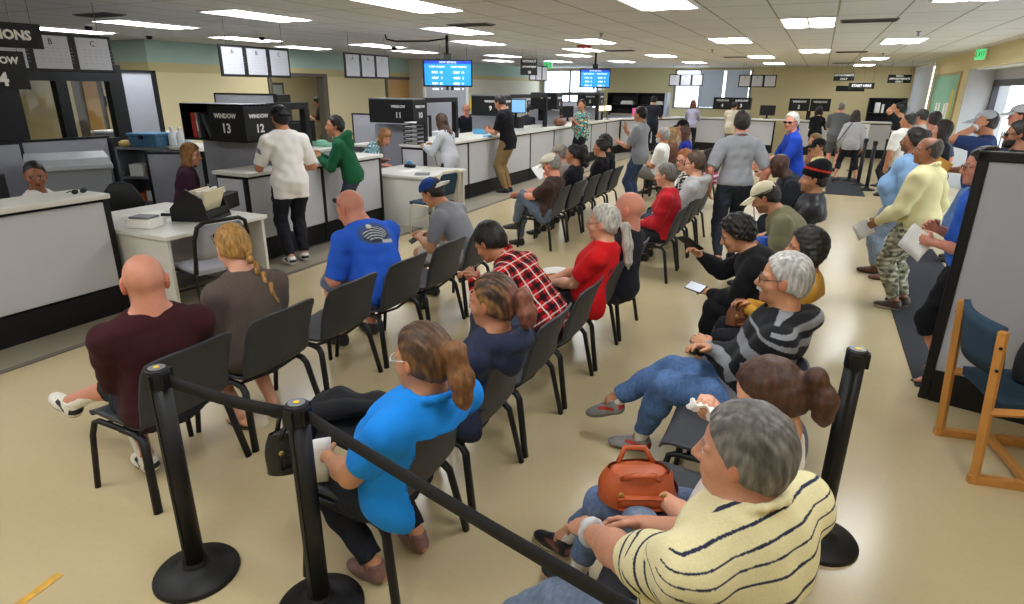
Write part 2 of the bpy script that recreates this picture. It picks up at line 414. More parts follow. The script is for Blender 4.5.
    for sd in 'LR':
        A, E, W, *_ = arms[sd]; f = slv
        ap = armp(sd, lo+top.get('bag', .004))
        Ls = f*(l1+l2)
        if Ls <= l1: cu = [(A+unit(E-A)*Ls, unit(E-A))]; ap = ap[:2]
        else: cu = [(E+unit(W-E)*min(Ls-l1, l2*.97), unit(W-E))]; cu = [] ; ap = ap[:2]; fr = min((Ls-l1)/l2, .97); En = E+(W-E)*fr; ap += [cone(E, E+(W-E)*min(.35, fr*.5), .041*s*gl+lo, .042*s*gl+lo), cone(E+(W-E)*min(.35, fr*.5), En, .042*s*gl+lo, .032*s*lw+lo*.6)]
        if f > .01: F.add(ap, k=.025, kin=.02, cuts=cu)
    nk = neck[0]
    F.add([cone(N+R2@V(.02, 0, .02), hp(-.01, 0, -.06), .060*hs*lw*(1+.12*fat), .064*hs)], k=.006, sub=True)
    if vn: F.add([ell(N+R2@V(.075, 0, -.03-vn*.5), V(.05, .035+.2*vn, .03+vn))], k=.006, sub=True)
    if top.get('collar'):
        pts = [N+R2@V(-.01+.078*math.cos(a), .075*math.sin(a), .035-.055*(.5+.5*math.cos(a))) for a in np.linspace(.35, 2*PI-.35, 14)]
        F.add(chain(pts, [.013]*14), k=.012, kin=.01)
    if top.get('hood'):
        pts = [N+R2@V(-.035+.1*math.cos(a), .095*math.sin(a), -.005-.035*(.5+.5*math.cos(a))) for a in np.linspace(.6, 2*PI-.6, 12)]
        F.add(chain(pts, [.022, .026, .03, .036, .042, .045, .045, .042, .036, .03, .026, .022]), k=.02, kin=.02)
        F.add([ell(N+R2@V(-.105, 0, -.09), V(.045, .1, .1), R2)], k=.03)
    pat = top.get('pat')
    def topc(v):
        c = np.tile(V(*lin(tc)), (len(v), 1))
        l = (v-K)@R1
        armm = np.zeros(len(v), bool); ax = np.zeros(len(v)); 
        for sd in 'LR':
            A, E, W, *_ = arms[sd]
            d1, t1_ = segdist(v, A, E); d2, t2_ = segdist(v, E, W)
            m = (np.minimum(d1, d2) < .085*s) & ((t1_ > .12) | (d2 < d1)) & (np.abs((v-N)@(R2@Y)) > sw*.72)
            armm |= m; ax = np.where(m, np.where(d1 <= d2, t1_*l1, l1+t2_*l2), ax)
        if pat:
            a = dict(v=v, l=l, arm=armm, ax=ax, N=N, R=R2, s=s)
            for msk, cc in pat(a): c[msk] = lin(cc)
        return c
    if k.get('shirt', True): garment(top.get('name', 'shirt'), F, top.get('mat', 'cloth'), topc, top.get('amp', .0045), top.get('lam', .12))
    bot = k.get('bot', {}); ln = bot.get('len', .97); bl = bot.get('loose', .010)
    F = Field(h)
    F.add([infl(tor[0], bl)], cuts=[(P0+U0*.10*s, U0)]+bk)
    for sd in 'LR':
        Hj, Kn, An, fd, fu, e = legs[sd]; lp = legp(sd, bl+bot.get('bag', .004)); Lg = ln*(t1+t2)
        u = unit(An-Kn)
        if Lg <= t1: F.add(lp[:2], k=.03, kin=.02, cuts=[(Hj+unit(Kn-Hj)*Lg, unit(Kn-Hj))]+bk)
        else:
            en = Kn+u*(Lg-t1); lp[3] = cone(lp[3][1], en, lp[3][3], bot.get('hemr', .05)*s*g); F.add(lp[:2], k=.03, kin=.02, cuts=bk)
            F.add(lp[2:], k=.02, kin=.02, cuts=[(en, u)])
    def botc(v):
        c = np.tile(V(*lin(bot.get('col', '#2a2f3a'))), (len(v), 1))
        if bot.get('pat'):
            for msk, cc in bot['pat'](dict(v=v, l=v, s=s)): c[msk] = lin(cc)
        return c
    garment(bot.get('name', 'trousers'), F, bot.get('mat', 'cloth'), botc, bot.get('amp', .005), .10)
    # ---------------- shoes
    sh = k.get('shoes', ('#22201f', '#111111'))
    for sd in 'LR':
        Hj, Kn, An, fd, fu, e = legs[sd]; z = s*lw; R = np.stack([fd, np.cross(fu, fd), fu], 1); Sd = np.cross(fu, fd)
        if sh is None: continue
        F = Field(max(h*.8, .004))
        if sandal:
            F.add([ell(An+fd*.05*z-fu*.086, V(.135, .047, .02)*z, R)], cuts=[(An-fu*.072, fu), (An-fu*.087, -fu)])
            for o in (1, -1): F.add(chain([An+fd*.12*z-fu*.072, An+fd*.07*z+Sd*o*.025*z-fu*.035, An+fd*.02*z+Sd*o*.045*z-fu*.07], [.007, .008, .007]), k=.004, kin=.004)
            colf = lambda v: np.tile(V(*lin('#1b1a19')), (len(v), 1))
            garment('sandal', F, 'leather', colf, 0); continue
        F.add([cone(An-fd*.03*z-fu*.048, An+fd*.06*z-fu*.05, .042*z, .042*z), ell(An+fd*.105*z-fu*.062, V(.085, .047, .036)*z, R), cone(An-fu*.03-fd*.01, An+fu*.005-fd*.012, .044*z, .043*z)], kin=.03, cuts=[(An-fu*.086, -fu), (An+fu*.012, fu)])
        def colf(v, An=An, fu=fu, fd=fd, Sd=Sd):
            c = np.tile(V(*lin(sh[0])), (len(v), 1)); zz = (v-An)@fu; xx = (v-An)@fd; yy = (v-An)@Sd
            if len(sh) > 2: c[(np.abs(zz+.035-.15*xx) < .010) & (np.abs(yy) > .026) & (xx > -.02) & (xx < .08)] = lin(sh[2]); c[(xx < -.045) & (zz > -.05) & (zz < -.02)] = lin(sh[2])
            c[zz < -.066] = lin(sh[1])
            return c
        garment(k.get('shoename', 'shoe'), F, 'leather', colf, 0)
        if k.get('sock'):
            F = Field(h); u = unit(An-Kn); F.add([cone(An-fu*.02, An-u*(k.get('sockl', .12)+.01)*s, .041*z, .047*z)], cuts=[(An-u*k.get('sockl', .12)*s, -u)]); garment('sock', F, 'knit', lambda v: np.tile(V(*lin(k['sock'])), (len(v), 1)), .001)
    # ---------------- hair, hats, glasses
    HF = Field(max(h*.8, .0045)); th = k.get('hth', .012)
    fr = (hp(.066-.008*(hair in ('bun', 'pony', 'braid')), 0, .08+.006*(hair in ('bun', 'pony', 'braid'))), Rh@unit(V(.845, 0, -.53))); nk_ = (hp(.012, 0, -.018), Rh@unit(V(.5, 0, -.86)))
    def shell(t, extra=(), front=True, nape=True):
        c = list(extra)+([fr] if front else [])+([nk_] if nape else [])
        HF.add([ell(hp(-.020, 0, .033), (V(.096, .077, .09)*hs)+t*V(1, .6, 1), Rh), ell(hp(-.035, 0, -.015), V(.076, .07, .075)*hs+t*.8, Rh)], kin=.03, cuts=c)
    hcm = lambda v: np.tile(V(*hc), (len(v), 1))
    amp_h, lam_h = (.0012 if k.get('hcol') in ('silver', 'white', 'grey', '#9b9996', '#b0ada4') else .0022), .04
    dn = k.get('drape', (-.1, 0, -1)); dn = unit(V(*dn))
    if hair in ('short', 'pony', 'braid', 'bun', 'crop'): shell(th)
    if hair == 'fringe': shell(th, [(hp(0, 0, .052), Rh@unit(V(.55, 0, .83)))])
    if hair == 'curly': shell(th+.012); amp_h, lam_h = .005, .035
    if hair in ('long', 'bob', 'longwavy'):
        shell(th+.006, nape=False, extra=[(hp(.015, 0, -.03), Rh@unit(V(.9, 0, -.42)))])
        Ln = k.get('hlen', .30 if hair != 'bob' else .13)
        for yy in (-.055, -.02, .02, .055):
            a = hp(-.055+.5*abs(yy), yy, .0); b = a+dn*Ln*.5+Rh@V(-.015, yy*.25, 0); c = a+dn*Ln+Rh@V(-.01, yy*.2, 0)
            HF.add(chain([a, b, c], [.045, .042, .022]), k=.02, kin=.02)
        for e in (1, -1):
            a = hp(.012, e*.074, .02); b = hp(.01, e*.082, -.05); HF.add(chain([a, b, b+dn*max(Ln-.12, .03)], [.02, .022, .014]), k=.015, kin=.01)
        amp_h, lam_h = (.005, .05) if hair == 'longwavy' else (.003, .035)
    if hair == 'pony':
        pl = k.get('plen', .24); pz = k.get('pz', .03); a = hp(-.105, 0, pz); b = a+Rh@V(-.055, 0, .005); b2 = b+Rh@V(-.012, 0, -.04)
        pw = k.get('pw', 1)
        HF.add(chain([a, b, b2+dn*pl*.35, b2+dn*pl*.8, b2+dn*pl], np.array([.018, .03, .038, .028, .008])*pw), k=.015, kin=.02)
        tie = Field(max(h*.7, .004)); tie.add(chain([a+Rh@V(-.012, .019*math.cos(t), .019*math.sin(t)) for t in np.linspace(0, 2*PI, 9)], [.008]*9)); garment('hair_tie', tie, 'cloth', lambda v: np.tile(V(*lin(k.get('tie', '#111111'))), (len(v), 1)), 0)
    if hair == 'bun': HF.add([ell(hp(-.115, 0, .03), V(.045, .05, .05))], k=.015)
    if hair == 'braid':
        a = hp(-.09, 0, .0); pts = [a]
        for i in range(9):
            p = a+dn*(.035*(i+1))+Rh@V(-.02, .008*(-1)**i, 0); HF.add([ell(p, V(.02-.0008*i, .021-.001*i, .024))], k=.006, kin=.0)
        HF.add([cone(p, p+dn*.07, .013, .006)], k=.01)
    hb = k.get('hat')
    if HF.jobs and hair not in ('none', 'bald'):
        colh = hcm
        if k.get('streak'):
            sc = lin(k['streak']); 
            def colh(v):
                l = (v-Hc)@Rh; c = np.tile(V(*hc), (len(v), 1)); w = np.clip(.2+.42*wave(l*V(1, 5, 2.6), 11, .09), 0, .65)
                return c*(1-w[:, None])+np.array(sc)*w[:, None]
        if k.get('ends'):
            ec = lin(k['ends']); c0 = colh
            def colh(v, c0=c0):
                l = (v-Hc)@Rh; w = np.clip((-l[:, 0]-.09)/.07, 0, .8)[:, None]; return c0(v)*(1-w)+np.array(ec)*w
        garment('hair', HF, M_HAIR, colh, amp_h, lam_h)
    if k.get('beard'):
        BF = Field(max(h*.8, .0045)); bt = k['beard']
        BF.add([ell(hp(.03, 0, -.05), V(.062, .062, .07)*hs+bt, Rh), ell(hp(.058, 0, -.09), V(.034, .036, .026)*hs+bt, Rh)], kin=.03, cuts=[(hp(.02, 0, -.035), Rh@unit(V(.25, 0, 1))), (hp(.01, 0, 0), Rh@V(-1, 0, 0))])
        BF.add([ell(hp(.1, 0, -.062), V(.02, .022, .011)*hs, Rh)], k=.004, sub=True)
        bc = lin(HAIRC.get(k.get('bcol', k.get('hcol', 'dark')), '#222222'))
        garment('beard', BF, M_HAIR, lambda v: np.tile(V(*bc), (len(v), 1)), .001, .03)
    if k.get('mous'):
        BF = Field(max(h*.7, .004)); BF.add(chain([hp(.078, .034, -.058), hp(.099, .012, -.046), hp(.099, -.012, -.046), hp(.078, -.034, -.058)], [.006, .0085, .0085, .006]), kin=.004)
        garment('moustache', BF, M_HAIR, hcm, .0005, .03)
    if hb:
        ht = hb.get('type', 'cap'); hcol = lin(hb['col']); tilt = hb.get('tilt', 0); Rt = Rh@rot(Y, tilt)
        HT = Field(max(h*.8, .0045)); tp_ = lambda *a: Hc+Rt@(V(*a)*hs)
        if ht == 'beanie':
            HT.add([ell(tp_(-.016, 0, .05), V(.114, .096, .112)*hs, Rt), ell(tp_(-.055, 0, .095), V(.085, .075, .085)*hs, Rt)], kin=.03, cuts=[(tp_(.07, 0, .035), Rt@unit(V(.22, 0, -.97)))])
        else:
            HT.add([ell(tp_(-.01, 0, .052), V(.109, .091, .085)*hs, Rt)]+([ell(tp_(.03, 0, .075), V(.095, .088, .045)*hs, Rt)] if ht == 'flat' else []), kin=.03, cuts=[(tp_(0, 0, .042), Rt@unit(V(.08, 0, -1)))])
        def hatc(v):
            c = np.tile(V(*hcol), (len(v), 1)); l = (v-Hc)@Rt/hs
            for f_, cc in hb.get('bands', []): c[f_(l)] = lin(cc)
            return c
        garment('beanie' if ht == 'beanie' else 'cap', HT, 'knit' if ht == 'beanie' else 'cloth', hatc, .0015, .05)
        if ht in ('cap', 'flat', 'back'):
            BR = Field(max(h*.7, .004)); e = -1 if ht == 'back' else 1; bx = .122 if ht != 'flat' else .112
            Rb = Rt@rot(Y, e*13); L_ = .088 if ht != 'flat' else .055
            BR.add([ell(tp_(e*bx, 0, .034), V(L_, .058, .0085)*hs, Rb)]+[ell(tp_(e*(bx-.012), q*.035, .027), V(L_*.8, .042, .0085)*hs, Rb@rot(X, -q*22)) for q in (1, -1)], k=.004, kin=.012)
            garment('brim', BR, 'cloth', lambda v: np.tile(V(*lin(hb.get('brim', hb['col']))), (len(v), 1)), 0, parent=('beanie' if ht == 'beanie' else 'cap'))
    gla = k.get('glass')
    if gla:
        GF = Field(.0028 if h < .008 else .005); rr = .0026 if h < .008 else .0045
        gz, gx = (.003, .101) if not k.get('gup') else (.085, .07)
        for e in (1, -1):
            if gla == 'sun': GF.add([ell(hp(gx-.008, e*.033, gz), V(.009, .029, .019)*hs, Rh@rot(Z, e*12))], k=.002)
            else: GF.add(chain([hp(gx-.004-.1*abs(.025*math.cos(t))*0, e*(.033+.025*math.cos(t)), gz-.003+.017*math.sin(t)) for t in np.linspace(0, 2*PI, 13)], [rr]*13), k=.001, kin=.001)
            GF.add(chain([hp(gx-.008, e*.058, gz+.004), hp(gx-.03, e*.078, gz+.005), hp(-.0, e*.084, gz+.012 if not k.get('gup') else .03)], [rr]*3), k=.001, kin=.001)
        GF.add([cone(hp(gx, .01, gz+.004), hp(gx, -.01, gz+.004), rr)], k=.001)
        gc = lin(k.get('gcol', '#1a1512')); garment('sunglasses' if gla == 'sun' else 'glasses', GF, 'leather', lambda v: np.tile(V(*gc), (len(v), 1)), 0)
    if k.get('watch'):
        sd, wc = k['watch']; A, E, W, d, nn, th_, e = arms[sd]; u = unit(W-E); c0 = W-u*.025
        a, b = orth(u, nn); c = np.cross(a, b); GF = Field(max(h*.7, .004)); r0 = .034*s*lw
        GF.add(chain([c0+r0*(b*math.cos(t)+c*math.sin(t)) for t in np.linspace(0, 2*PI, 13)], [.007]*13)); GF.add([ell(c0-b*r0*1.05, V(.008, .018, .018), np.stack([b, a, c], 1))])
        garment('wristwatch', GF, 'leather', lambda v: np.tile(V(*lin(wc)), (len(v), 1)), 0)
    info = dict(head=Hc, hands={sd: (arms[sd][2]+arms[sd][3]*.085*s, arms[sd][3], arms[sd][4], arms[sd][5]) for sd in 'LR'}, knee={sd: legs[sd][1] for sd in 'LR'}, P0=P0, N=N, K=K)
    return out, info
WORLD = {}
def raise_people():
    with ThreadPoolExecutor(4) as ex: res = list(ex.map(build, PEOPLE))
    for k, (out, info) in zip(PEOPLE, res):
        root = empty('person', (k['at'][0], k['at'][1], k.get('z', 0)), math.radians(k['face']))
        tag(root, k['label'], 'person', k.get('group'))
        made = {}
        for name, par, v, q, col, m in out:
            o = link_mesh(name, to_mesh(name, v, q, col, m), made.get(par, root)); made[name] = o
        a = math.radians(k['face']); Rz = rot((0, 0, 1), k['face']); p = V(k['at'][0], k['at'][1], k.get('z', 0))
        WORLD[k.get('id', k['label'])] = dict(head=p+Rz@info['head'], hands={sd: (p+Rz@hh[0], Rz@hh[1], Rz@hh[2], Rz@hh[3]) for sd, hh in info['hands'].items()}, knee={sd: p+Rz@x for sd, x in info['knee'].items()}, N=p+Rz@info['N'], K=p+Rz@info['K'], P0=p+Rz@info['P0'])
# ------------------------------------------------------------------ camera
def make_camera():
    cd = bpy.data.cameras.new('camera'); co = bpy.data.objects.new('camera', cd); C.objects.link(co)
    yaw, pit, roll = math.radians(25.457), math.radians(19.29), math.radians(.53)
    f = V(-math.sin(yaw)*math.cos(pit), math.cos(yaw)*math.cos(pit), -math.sin(pit)); r = V(math.cos(yaw), math.sin(yaw), 0); u = np.cross(r, f)
    r2 = math.cos(roll)*r+math.sin(roll)*u; u2 = -math.sin(roll)*r+math.cos(roll)*u
    M = Matrix.Identity(4)
    for i in range(3): M[i][0], M[i][1], M[i][2], M[i][3] = r2[i], u2[i], -f[i], CAM[i]
    co.matrix_world = M; cd.sensor_width = 36; cd.lens = 612.8/1024*36; cd.clip_start = .05; cd.clip_end = 300
    bpy.context.scene.camera = co
# ------------------------------------------------------------------ hard-surface builder
class MB:
    def __init__(s): s.bm = bmesh.new()
    def _join(s, t):
        me = bpy.data.meshes.new('t'); t.to_mesh(me); t.free(); s.bm.from_mesh(me); bpy.data.meshes.remove(me); return s
    def box(s, x0, x1, y0, y1, z0, z1, bev=0.0, seg=2, M=None):
        t = bmesh.new(); bmesh.ops.create_cube(t, size=1)
        for v in t.verts: v.co = Vector((x0+(v.co.x+.5)*(x1-x0), y0+(v.co.y+.5)*(y1-y0), z0+(v.co.z+.5)*(z1-z0)))
        if bev: bmesh.ops.bevel(t, geom=list(t.edges), offset=bev, segments=seg, profile=.6, affect='EDGES')
        if M is not None: bmesh.ops.transform(t, matrix=M, verts=t.verts)
        return s._join(t)
    def tube(s, pts, r, seg=8, closed=False, flat=1.0, cap=True):
        pts = [Vector(p) for p in pts]; n = len(pts); rings = []; bm = s.bm
        rs = r if isinstance(r, (list, tuple)) else [r]*n
        nrm = None
        for i, p in enumerate(pts):
            a = pts[(i-1) % n] if (closed or i > 0) else p; b = pts[(i+1) % n] if (closed or i < n-1) else p
            d = (b-a).normalized()
            if nrm is None: nrm = d.orthogonal().normalized() if abs(d.y) > .9 else Vector((0, 1, 0)).cross(d).normalized()
            nrm = (nrm-d*nrm.dot(d)).normalized(); bn = d.cross(nrm)
            rings.append([bm.verts.new(p+nrm*math.cos(t)*rs[i]+bn*math.sin(t)*rs[i]*flat) for t in [2*PI*k/seg for k in range(seg)]])
        for i in range(n if closed else n-1):
            A, B = rings[i], rings[(i+1) % n]
            for k in range(seg): 
                f = bm.faces.new((A[k], A[(k+1) % seg], B[(k+1) % seg], B[k])); f.smooth = seg > 5
        if not closed and cap: bm.faces.new(rings[0][::-1]); bm.faces.new(rings[-1])
        return s
    def lathe(s, prof, c=(0, 0), seg=28):
        bm = s.bm; R = []
        for r, z in prof:
            R.append([bm.verts.new((c[0]+max(r, 1e-4)*math.cos(2*PI*k/seg), c[1]+max(r, 1e-4)*math.sin(2*PI*k/seg), z)) for k in range(seg)])
        for i in range(len(R)-1):
            for k in range(seg):
                f = bm.faces.new((R[i][k], R[i][(k+1) % seg], R[i+1][(k+1) % seg], R[i+1][k])); f.smooth = True
        bm.faces.new(R[0][::-1]); bm.faces.new(R[-1]); return s
    def prism(s, poly, z0, z1, axis='z'):
        bm = s.bm
        def P(a, b, c): return {'z': (a, b, c), 'y': (a, c, b), 'x': (c, a, b)}[axis]
        A = [bm.verts.new(P(a, b, z0)) for a, b in poly]; B = [bm.verts.new(P(a, b, z1)) for a, b in poly]; n = len(poly)
        bm.faces.new(A[::-1]); bm.faces.new(B)
        for i in range(n): bm.faces.new((A[i], A[(i+1) % n], B[(i+1) % n], B[i]))
        return s
    def grid(s, fn, nu, nv, th=0.0):
        bm = s.bm; G = [[Vector(fn(u/(nu-1), v/(nv-1))) for v in range(nv)] for u in range(nu)]
        def nr(i, j):
            a = G[min(i+1, nu-1)][j]-G[max(i-1, 0)][j]; b = G[i][min(j+1, nv-1)]-G[i][max(j-1, 0)]; c = a.cross(b); return c.normalized() if c.length > 0 else Vector((0, 0, 1))
        A = [[bm.verts.new(G[i][j]) for j in range(nv)] for i in range(nu)]
        fs = []
        for i in range(nu-1):
            for j in range(nv-1): f = bm.faces.new((A[i][j], A[i+1][j], A[i+1][j+1], A[i][j+1])); f.smooth = True
        if th:
            B = [[bm.verts.new(G[i][j]-nr(i, j)*th) for j in range(nv)] for i in range(nu)]
            for i in range(nu-1):
                for j in range(nv-1): f = bm.faces.new((B[i][j], B[i][j+1], B[i+1][j+1], B[i+1][j])); f.smooth = True
            for i in range(nu-1):
                bm.faces.new((A[i][0], B[i][0], B[i+1][0], A[i+1][0])); bm.faces.new((A[i][-1], A[i+1][-1], B[i+1][-1], B[i][-1]))
            for j in range(nv-1):
                bm.faces.new((A[0][j], A[0][j+1], B[0][j+1], B[0][j])); bm.faces.new((A[-1][j], B[-1][j], B[-1][j+1], A[-1][j+1]))
        return s
    def sph(s, c, r, seg=12):
        t = bmesh.new(); bmesh.ops.create_uvsphere(t, u_segments=seg, v_segments=max(6, seg//2), radius=1)
        r = (r, r, r) if not isinstance(r, (tuple, list)) else r
        for v in t.verts: v.co = Vector((c[0]+v.co.x*r[0], c[1]+v.co.y*r[1], c[2]+v.co.z*r[2]))
        for f in t.faces: f.smooth = True
        return s._join(t)
    def build(s, name, material, parent=None, loc=None, rz=0.0, M=None):
        bmesh.ops.recalc_face_normals(s.bm, faces=s.bm.faces)
        if M is not None: bmesh.ops.transform(s.bm, matrix=M, verts=s.bm.verts)
        me = bpy.data.meshes.new(name); s.bm.to_mesh(me); s.bm.free(); me.materials.append(material)
        return link_mesh(name, me, parent, loc, rz)
def thing(name, label, cat, loc=(0, 0, 0), rz=0.0, group=None): return tag(empty(name, loc, rz), label, cat, group)
def struct(name, mb, m): return tag(mb.build(name, m), kind='structure')
def text(body, size, loc, yaw, m, parent=None, name='lettering', bold=0.0, align='CENTER', ext=.0015, tilt=90):
    """lettering lying on a face whose outward normal points along yaw (degrees)"""
    cu = bpy.data.curves.new(name, 'FONT'); cu.body = body; cu.size = size; cu.align_x = align; cu.align_y = 'CENTER'; cu.extrude = ext; cu.offset = bold; cu.resolution_u = 2
    o = bpy.data.objects.new(name, cu); C.objects.link(o); cu.materials.append(m)
    o.rotation_euler = (math.radians(tilt), 0, math.radians(yaw+90)); o.location = loc
    if parent: o.parent = parent
    TEXTS.append(o); return o
TEXTS = []
def texts_to_mesh():
    dg = bpy.context.evaluated_depsgraph_get()
    for o in TEXTS:
        me = bpy.data.meshes.new_from_object(o.evaluated_get(dg)); n = o.name; par = o.parent; mb = o.matrix_basis.copy(); bpy.data.objects.remove(o)
        q = link_mesh('lettering', me, par); q.matrix_basis = mb
def frame3(p, d, n):
    """matrix with x along d, z along n, at p"""
    d, n = orth(d, n); y = np.cross(n, d); M = Matrix.Identity(4)
    for i in range(3): M[i][0], M[i][1], M[i][2], M[i][3] = d[i], y[i], n[i], p[i]
    return M

BLACK = mat('black_laminate', '#0f1012', .55, spec=.35, bump=.05, bscale=300)
BLACKP = mat('black_plastic', '#0e0f11', .5, spec=.35, bump=.12, bscale=420)
CHAIRP = mat('charcoal_plastic', '#33353a', .5, bump=.35, bscale=500, vary=.08)
BLACKM = mat('black_metal', '#0f1012', .5, spec=.4)
GREYLAM = mat('grey_laminate', '#c2c3c9', .45, vary=.03, vscale=3)
TOPLAM = mat('worktop_laminate', '#d9d8d0', .35, vary=.03, vscale=4)
PANELF = mat('grey_panel_fabric', '#a9abb4', .9, bump=.3, bscale=350, spec=.2, vary=.04, vscale=12)
GREYM = mat('grey_metal', '#7e8186', .45, metal=.3)
CREAM = mat('cream_metal', '#d5cfba', .4)
WHITE = mat('white_paint', '#e8e8e6', .5)
PAPER = mat('paper', '#eeeeea', .8, spec=.2)
PAGE = mat('page', '#bfc1ca', .6)
INK = mat('ink', '#26272b', .7)
INKF = mat('faint_ink', '#8f9096', .8)
SIGNW = mat('sign_white', '#e9e9ec', .6)
YELWALL = mat('wall_paint', '#ded0a2', .8, bump=.05, bscale=200, vary=.02, vscale=2)
TEAL = mat('teal_paint', '#aec7bb', .8, bump=.05, bscale=200)
TAN = mat('tan_paint', '#c9ba8a', .8, bump=.05, bscale=200)
GREYWALL = mat('grey_wall_paint', '#b4b4b6', .8)
WOOD = mat('oak', '#c58a45', .4, vary=.18, vscale=9)
DOORW = mat('door_wood', '#c79a58', .45, vary=.1, vscale=5)
NAVYF = mat('navy_upholstery', '#33485a', .9, bump=.3, bscale=350, vary=.1, vscale=30, spec=.15)
MATF = mat('entrance_mat', '#3b3c40', .95, bump=.5, bscale=300, vary=.15, vscale=60, spec=.1)
GLASS = mat('clear_glass', '#ffffff', .02, trans=1.0)
RUBY = mat('binder_red', '#b8322a', .5)
BLUEB = mat('blue_plastic', '#3e6a8c', .5)
ORANGE = mat('orange_plastic', '#d9622e', .5)
CARD = mat('cardboard', '#b08a58', .85, vary=.06)
LAMP = mat('lamp_diffuser', '#fafcff', .6, emit=LAMP_E)
SCREEN = mat('screen_blue', '#2488dc', .3, emit=.85)
SCREEND = mat('screen_header', '#1540b8', .3, emit=.8)
SCRW = mat('screen_white', '#e6f2ff', .5, emit=1.1)
EXITG = mat('exit_green', '#5ee08a', .4, emit=.7)

def grid_ceiling():
    m = bpy.data.materials.new('ceiling_tiles'); m.use_nodes = True; nt = m.node_tree; L = nt.links.new; b = nt.nodes['Principled BSDF']; b.inputs['Roughness'].default_value = .85
    b.inputs['Specular IOR Level'].default_value = .2
    g = nt.nodes.new('ShaderNodeNewGeometry'); sx = nt.nodes.new('ShaderNodeSeparateXYZ'); L(g.outputs['Position'], sx.inputs[0])
    def lines(out, per, off, w):
        a = nt.nodes.new('ShaderNodeMath'); a.operation = 'SUBTRACT'; L(out, a.inputs[0]); a.inputs[1].default_value = off
        f = nt.nodes.new('ShaderNodeMath'); f.operation = 'PINGPONG'; L(a.outputs[0], f.inputs[0]); f.inputs[1].default_value = per/2
        c = nt.nodes.new('ShaderNodeMath'); c.operation = 'LESS_THAN'; L(f.outputs[0], c.inputs[0]); c.inputs[1].default_value = w; return c.outputs[0]
    mx = nt.nodes.new('ShaderNodeMath'); mx.operation = 'MAXIMUM'; L(lines(sx.outputs['X'], .61, .02, .010), mx.inputs[0]); L(lines(sx.outputs['Y'], 1.22, 8.22, .010), mx.inputs[1])
    n = nt.nodes.new('ShaderNodeTexNoise'); n.inputs['Scale'].default_value = 90; L(g.outputs['Position'], n.inputs['Vector'])
    n2 = nt.nodes.new('ShaderNodeTexNoise'); n2.inputs['Scale'].default_value = .8; L(g.outputs['Position'], n2.inputs['Vector'])
    c1 = nt.nodes.new('ShaderNodeMixRGB'); c1.inputs[1].default_value = lin('#d6d6d5')+(1,); c1.inputs[2].default_value = lin('#e4e4e3')+(1,); L(n2.outputs['Fac'], c1.inputs[0])
    c2 = nt.nodes.new('ShaderNodeMixRGB'); L(mx.outputs[0], c2.inputs[0]); L(c1.outputs[0], c2.inputs[1]); c2.inputs[2].default_value = lin('#a39c8b')+(1,)
    L(c2.outputs[0], b.inputs['Base Color'])
    bp = nt.nodes.new('ShaderNodeBump'); bp.inputs['Strength'].default_value = .25; bp.inputs['Distance'].default_value = .004; L(n.outputs['Fac'], bp.inputs['Height']); L(bp.outputs[0], b.inputs['Normal'])
    return m
def floor_mat():
    m = bpy.data.materials.new('vinyl_floor'); m.use_nodes = True; nt = m.node_tree; L = nt.links.new; b = nt.nodes['Principled BSDF']
    g = nt.nodes.new('ShaderNodeNewGeometry'); n = nt.nodes.new('ShaderNodeTexNoise'); n.inputs['Scale'].default_value = 1.3; n.inputs['Detail'].default_value = 6; L(g.outputs['Position'], n.inputs['Vector'])
    n3 = nt.nodes.new('ShaderNodeTexNoise'); n3.inputs['Scale'].default_value = 45; n3.inputs['Detail'].default_value = 3; L(g.outputs['Position'], n3.inputs['Vector'])
    c = nt.nodes.new('ShaderNodeMixRGB'); c.inputs[1].default_value = lin('#bfae86')+(1,); c.inputs[2].default_value = lin('#cbbb95')+(1,); L(n.outputs['Fac'], c.inputs[0])
    c3 = nt.nodes.new('ShaderNodeMixRGB'); c3.blend_type = 'MULTIPLY'; c3.inputs[0].default_value = .12; L(c.outputs[0], c3.inputs[1]); L(n3.outputs['Color'], c3.inputs[2]); L(c3.outputs[0], b.inputs['Base Color'])
    r = nt.nodes.new('ShaderNodeMapRange'); r.inputs['To Min'].default_value = .2; r.inputs['To Max'].default_value = .25; L(n.outputs['Fac'], r.inputs['Value']); L(r.outputs[0], b.inputs['Roughness'])
    n2 = nt.nodes.new('ShaderNodeTexNoise'); n2.inputs['Scale'].default_value = 7; L(g.outputs['Position'], n2.inputs['Vector'])
    bp = nt.nodes.new('ShaderNodeBump'); bp.inputs['Strength'].default_value = .06; bp.inputs['Distance'].default_value = .01; L(n2.outputs['Fac'], bp.inputs['Height']); b.inputs['Specular IOR Level'].default_value = .5
    return m
# ------------------------------------------------------------------ the room
def pane_mat():
    m = bpy.data.materials.new('window_glass'); m.use_nodes = True; nt = m.node_tree; nt.nodes.remove(nt.nodes['Principled BSDF'])
    t = nt.nodes.new('ShaderNodeBsdfTransparent'); g = nt.nodes.new('ShaderNodeBsdfGlossy'); g.inputs['Roughness'].default_value = .03; x = nt.nodes.new('ShaderNodeMixShader'); x.inputs[0].default_value = .02
    nt.links.new(t.outputs[0], x.inputs[1]); nt.links.new(g.outputs[0], x.inputs[2]); nt.links.new(x.outputs[0], nt.nodes['Material Output'].inputs['Surface']); return m
PANE = pane_mat()
BLINDM = mat('blind_slats', '#c3cad4', .6)
CARPET = mat('staff_carpet', '#6f6c68', .95, bump=.4, bscale=200, vary=.1, vscale=40, spec=.1)
BORDER = mat('floor_border', '#8d8574', .5, vary=.05, vscale=5)
CONC = mat('pavement', '#d8d6d0', .9)
struct('floor', MB().box(-5.02, 2.66, -4, 25.6, -.1, 0), floor_mat())
struct('floor_staff_area', MB().box(-16, -5.6, -4, 25.6, -.1, .002), CARPET)
